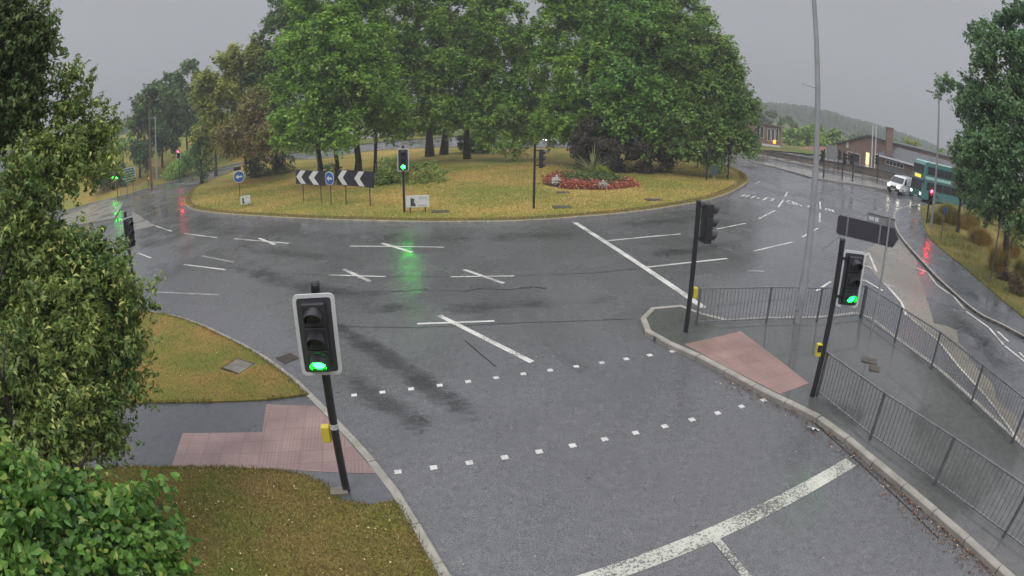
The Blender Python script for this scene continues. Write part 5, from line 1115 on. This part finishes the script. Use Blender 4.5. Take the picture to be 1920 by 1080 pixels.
def scrub(i, px, py, rx, ry, m_, lb, n_, size):
    b = G(px, py+ry*.9); tree(b, [blob(px, py, rx, ry, b.xy.length, .8), blob(px+rx*.7, py+ry*.35, rx*.7, ry*.7, b.xy.length, .8)], m_, lb, n_, size, 130+i, name='bramble_bush', cat='bush', group='scrubby bushes on the right verge', r0=.03, limbs=6, spread=.4, h=.8, lift=.1, spray=True, tl=.35, per=16, jit=.2, asp=.6, twigs=.006, r_in=.3)
scrub(2, 1872, 412, 40, 18, leafm('verge_weeds', (.12, .15, .04), (.17, .19, .06), (.25, .2, .08), .8, k_=1.3), 'green weeds at the foot of the tall right-hand tree', 4000, .14)
scrub(4, 1884, 516, 17, 14, BR, 'brown bramble patch halfway along the right verge', 3500, .08); scrub(5, 1906, 542, 18, 16, BR, 'reddish bramble patch nearest the footway at the picture edge', 3500, .075)

# the big tree close by on the left, and the bright branch below it
near = leafm('near_tree_leaves', (.068, .112, .03), (.12, .155, .042), (.36, .36, .12), 1.1, rough=.35, tr=.35)
D = 8.2
bls = [blob(120, 510, 120, 90, D), blob(20, 400, 80, 110, D), blob(110, 318, 60, 44, D+.6), blob(180, 505, 56, 46, D-.3), blob(205, 560, 72, 75, D-.4), blob(238, 610, 44, 52, D-.4), blob(110, 620, 130, 120, D-.6), blob(210, 680, 60, 66, D-.8), blob(120, 760, 120, 90, D-1.2), blob(40, 520, 110, 130, D), blob(30, 700, 120, 120, D-1),
       blob(170, 260, 30, 60, D+1), blob(130, 240, 34, 50, D+1), blob(80, 290, 60, 50, D+.8), blob(192, 322, 22, 14, D+.7), blob(196, 290, 18, 12, D+1), blob(160, 190, 16, 56, D+1.2), blob(125, 170, 14, 46, D+1.2), blob(196, 235, 14, 26, D+1), blob(190, 810, 44, 40, D-1.6), blob(262, 560, 24, 22, D-.4), blob(60, 840, 110, 60, D-1.6), blob(200, 800, 34, 60, D-1.4)]
tree(A(40, 800, 6.6), bls, near, 'large leafy tree filling the left side of the picture', 115000, .105, 71, h=6.6, r0=.12, group='trees close by on the left', spread=1.6, kind='fold', limbs=10, asp=.40, spray=True, tl=.36, per=20, jit=.15, twigs=.0035, r_in=.35, droop=.3)
D2 = 9.6
tree(A(-60, 700, 8.6), [blob(20, 110, 60, 90, D2), blob(60, 60, 30, 50, D2), blob(0, 220, 80, 70, D2), blob(40, 180, 38, 60, D2), blob(70, 110, 20, 44, D2), blob(-10, 20, 70, 60, D2), blob(55, 200, 24, 60, D2)],
     leafm('high_tree_leaves', (.045, .08, .028), (.075, .11, .035), (.18, .2, .08), 1.0, tr=.35), 'darker tree reaching into the top left corner', 26000, .125, 72, h=9, r0=.12, group='trees close by on the left', spread=1.5, kind='fold', limbs=8, asp=.42, spray=True, tl=.42, per=20, jit=.14, twigs=.004, r_in=.4)
nb = leafm('near_branch_leaves', (.04, .095, .02), (.08, .15, .03), (.19, .22, .05), 2.2, rough=.32, tr=.35)
def sl(px, py, rx, ry, s_): p = Vector((0, 0, CH))+ray(px, py)*s_; k = s_/1100; return (p.x, p.y, p.z, rx*k, rx*k, ry*k)
bl2 = [sl(40, 985, 80, 60, 4.2), sl(130, 985, 70, 46, 4.2), sl(205, 1000, 56, 38, 4.2), sl(262, 1008, 30, 28, 4.2), sl(100, 1040, 110, 60, 4.0), sl(240, 1040, 70, 50, 4.0), sl(25, 925, 36, 26, 4.4), sl(60, 1080, 120, 60, 3.8), sl(300, 950, 9, 14, 4.2), sl(200, 1090, 90, 40, 3.8)]
tree((-4.6, 1.6), bl2, nb, 'bright green broad-leaved tree top in the bottom left corner', 34000, .068, 73, h=2.6, r0=.08, group='trees close by on the left', spread=1.3, kind='lobe', limbs=8, asp=.75, spray=True, tl=.34, per=18, jit=.17, twigs=.003, r_in=.3, droop=.3)

# fallen leaves, grass blades and gutter debris
def in_poly(poly, x, y):
    P = np.array([(p.x, p.y) for p in poly]); c = np.zeros(len(x), bool); j = len(P)-1
    for i in range(len(P)):
        a = ((P[i, 1] > y) != (P[j, 1] > y)) & (x < (P[j, 0]-P[i, 0])*(y-P[i, 1])/(P[j, 1]-P[i, 1]+1e-12)+P[i, 0]); c ^= a; j = i
    return c
def gzn(x, y): return SX*np.clip(x, -110, 110)+SY*np.clip(y, -60, 130)
r = np.random.default_rng(5)
def scatter(poly, n, box, h):
    x = r.uniform(box[0], box[1], n); y = r.uniform(box[2], box[3], n); k = in_poly(poly, x, y); x, y = x[k], y[k]; return np.stack([x, y, gzn(x, y)+h], 1)
def blades(P, hgt, w_, name, m_):
    n = len(P); a = r.uniform(0, 6.283, n); u = np.stack([np.cos(a), np.sin(a), np.zeros(n)], 1)*w_; h = (hgt*r.uniform(.4, 1.4, n))[:, None]; ln = np.stack([r.normal(size=n)*.5, r.normal(size=n)*.5, np.ones(n)], 1)*h
    V = np.stack([P-u, P+u, P+ln], 1).reshape(-1, 3); return tag(np_mesh(name, V, 3, m_), kind='stuff')
gm_ = leafm('grass_blades', (.15, .155, .035), (.21, .16, .05), (.34, .27, .12), .5, tr=.2, rough=.8, k_=1)
Pg = np.concatenate([scatter(v1, 90000, (-18, 0, 6, 17), .145), scatter(v2, 160000, (-9, 0, 1, 8), .145)])
blades(Pg, .045, .006, 'grass', gm_)
gl_ = leafm('lawn_blades', (.26, .25, .055), (.40, .30, .09), (.48, .38, .16), .16, tr=.2, rough=.8, k_=1)
Pi = scatter([p for p in isl], 140000, (-40, 22, 25, 50), .135); blades(Pi, .07, .02, 'lawn_grass', gl_)
def edge_blades(pl, n, d0, d1, h_, m_, name, hh_):
    q = along(pl, n, d0, d1, 0, 1); q[:, 2] += h_; return blades(q, hh_, .006, name, m_)
lm = leafm('fallen_leaves', (.22, .12, .05), (.28, .18, .08), (.46, .38, .22), 3, tr=0, rough=.6, k_=1)
def flat(P, size, name, m_):
    n = len(P); Nn = unit(r, n)*.45+np.array([0, 0, 1]); Nn /= np.linalg.norm(Nn, axis=1, keepdims=True); V, k = leaf_geo(r, P, Nn, size, 'fold'); return tag(np_mesh(name, V, k, m_), kind='stuff')
Pl = scatter(v2, 3800, (-9, 0, 1, 8), .17); Pl = Pl[(r.random(len(Pl)) < .85)]
flat(np.concatenate([Pl, scatter(v1, 700, (-14, 0, 6, 15), .17)]), .045, 'fallen_leaves', lm)
def along(pl, n, d0, d1, a, b):
    pts = np.array([(p.x, p.y) for p in pl]); q = []
    seg = np.linalg.norm(np.diff(pts, axis=0), axis=1); cum = np.r_[0, np.cumsum(seg)]; t = r.uniform(a, b, n)*cum[-1]; x = np.interp(t, cum, pts[:, 0]); y = np.interp(t, cum, pts[:, 1]); dx = np.gradient(pts[:, 0], cum+np.arange(len(cum))*1e-6); dy = np.gradient(pts[:, 1], cum+np.arange(len(cum))*1e-6)
    nx, ny = -np.interp(t, cum, dy), np.interp(t, cum, dx); k = np.hypot(nx, ny)+1e-9; o_ = r.uniform(0, 1, n)**2*(d1-d0)+d0
    x, y = x+nx/k*o_, y+ny/k*o_; return np.stack([x, y, gzn(x, y)+.012+r.uniform(0, .02, n)], 1)
pr_ = scatter(rb[6:]+[Vector((30, 10)), Vector((42, 30))], 60000, (12, 45, 5, 36), .13); ns_ = np.sin(pr_[:, 0]*1.7+np.sin(pr_[:, 1]*1.1)*2)+np.sin(pr_[:, 1]*2.3+pr_[:, 0]*.6); pr_ = pr_[(ns_+r.normal(size=len(pr_))*.5) > .25]
blades(pr_, .32, .012, 'long_verge_grass', DG3)
edge_blades(v1[:iA+1], 5000, .03, -.10, .11, gm_, 'verge_edge_grass', .07); edge_blades(v1[iA+1:], 5000, -.06, .05, .11, gm_, 'verge_edge_grass', .07)
edge_blades(v2, 11000, -.05, .06, .11, gm_, 'verge_edge_grass', .07); edge_blades(isl, 16000, .14, .5, .11, gl_, 'lawn_edge_grass', .10)
nks = smooth(nk, 4)
flat(np.concatenate([along(nks, 1500, -.02, -.45, .42, .95), along(nks, 250, -.02, -.4, .18, .42)]), .045, 'gutter_leaves', leafm('wet_gutter_leaves', (.20, .09, .05), (.13, .07, .045), (.36, .27, .16), 3, tr=0, rough=.5, k_=1))
mix = np.concatenate([scatter([Vector(p) for p in ((-3, 3), (6, 3), (10, 20), (-8, 20))], 260, (-8, 10, 3, 20), .012), scatter(GX([(1300, 640), (1600, 660), (1900, 900), (1900, 1060), (1530, 770)]), 70, (3, 14, 4, 14), .13)])
flat(mix, .04, 'scattered_debris', leafm('pale_debris', (.35, .32, .26), (.2, .17, .13), None, 3, tr=0, k_=1))
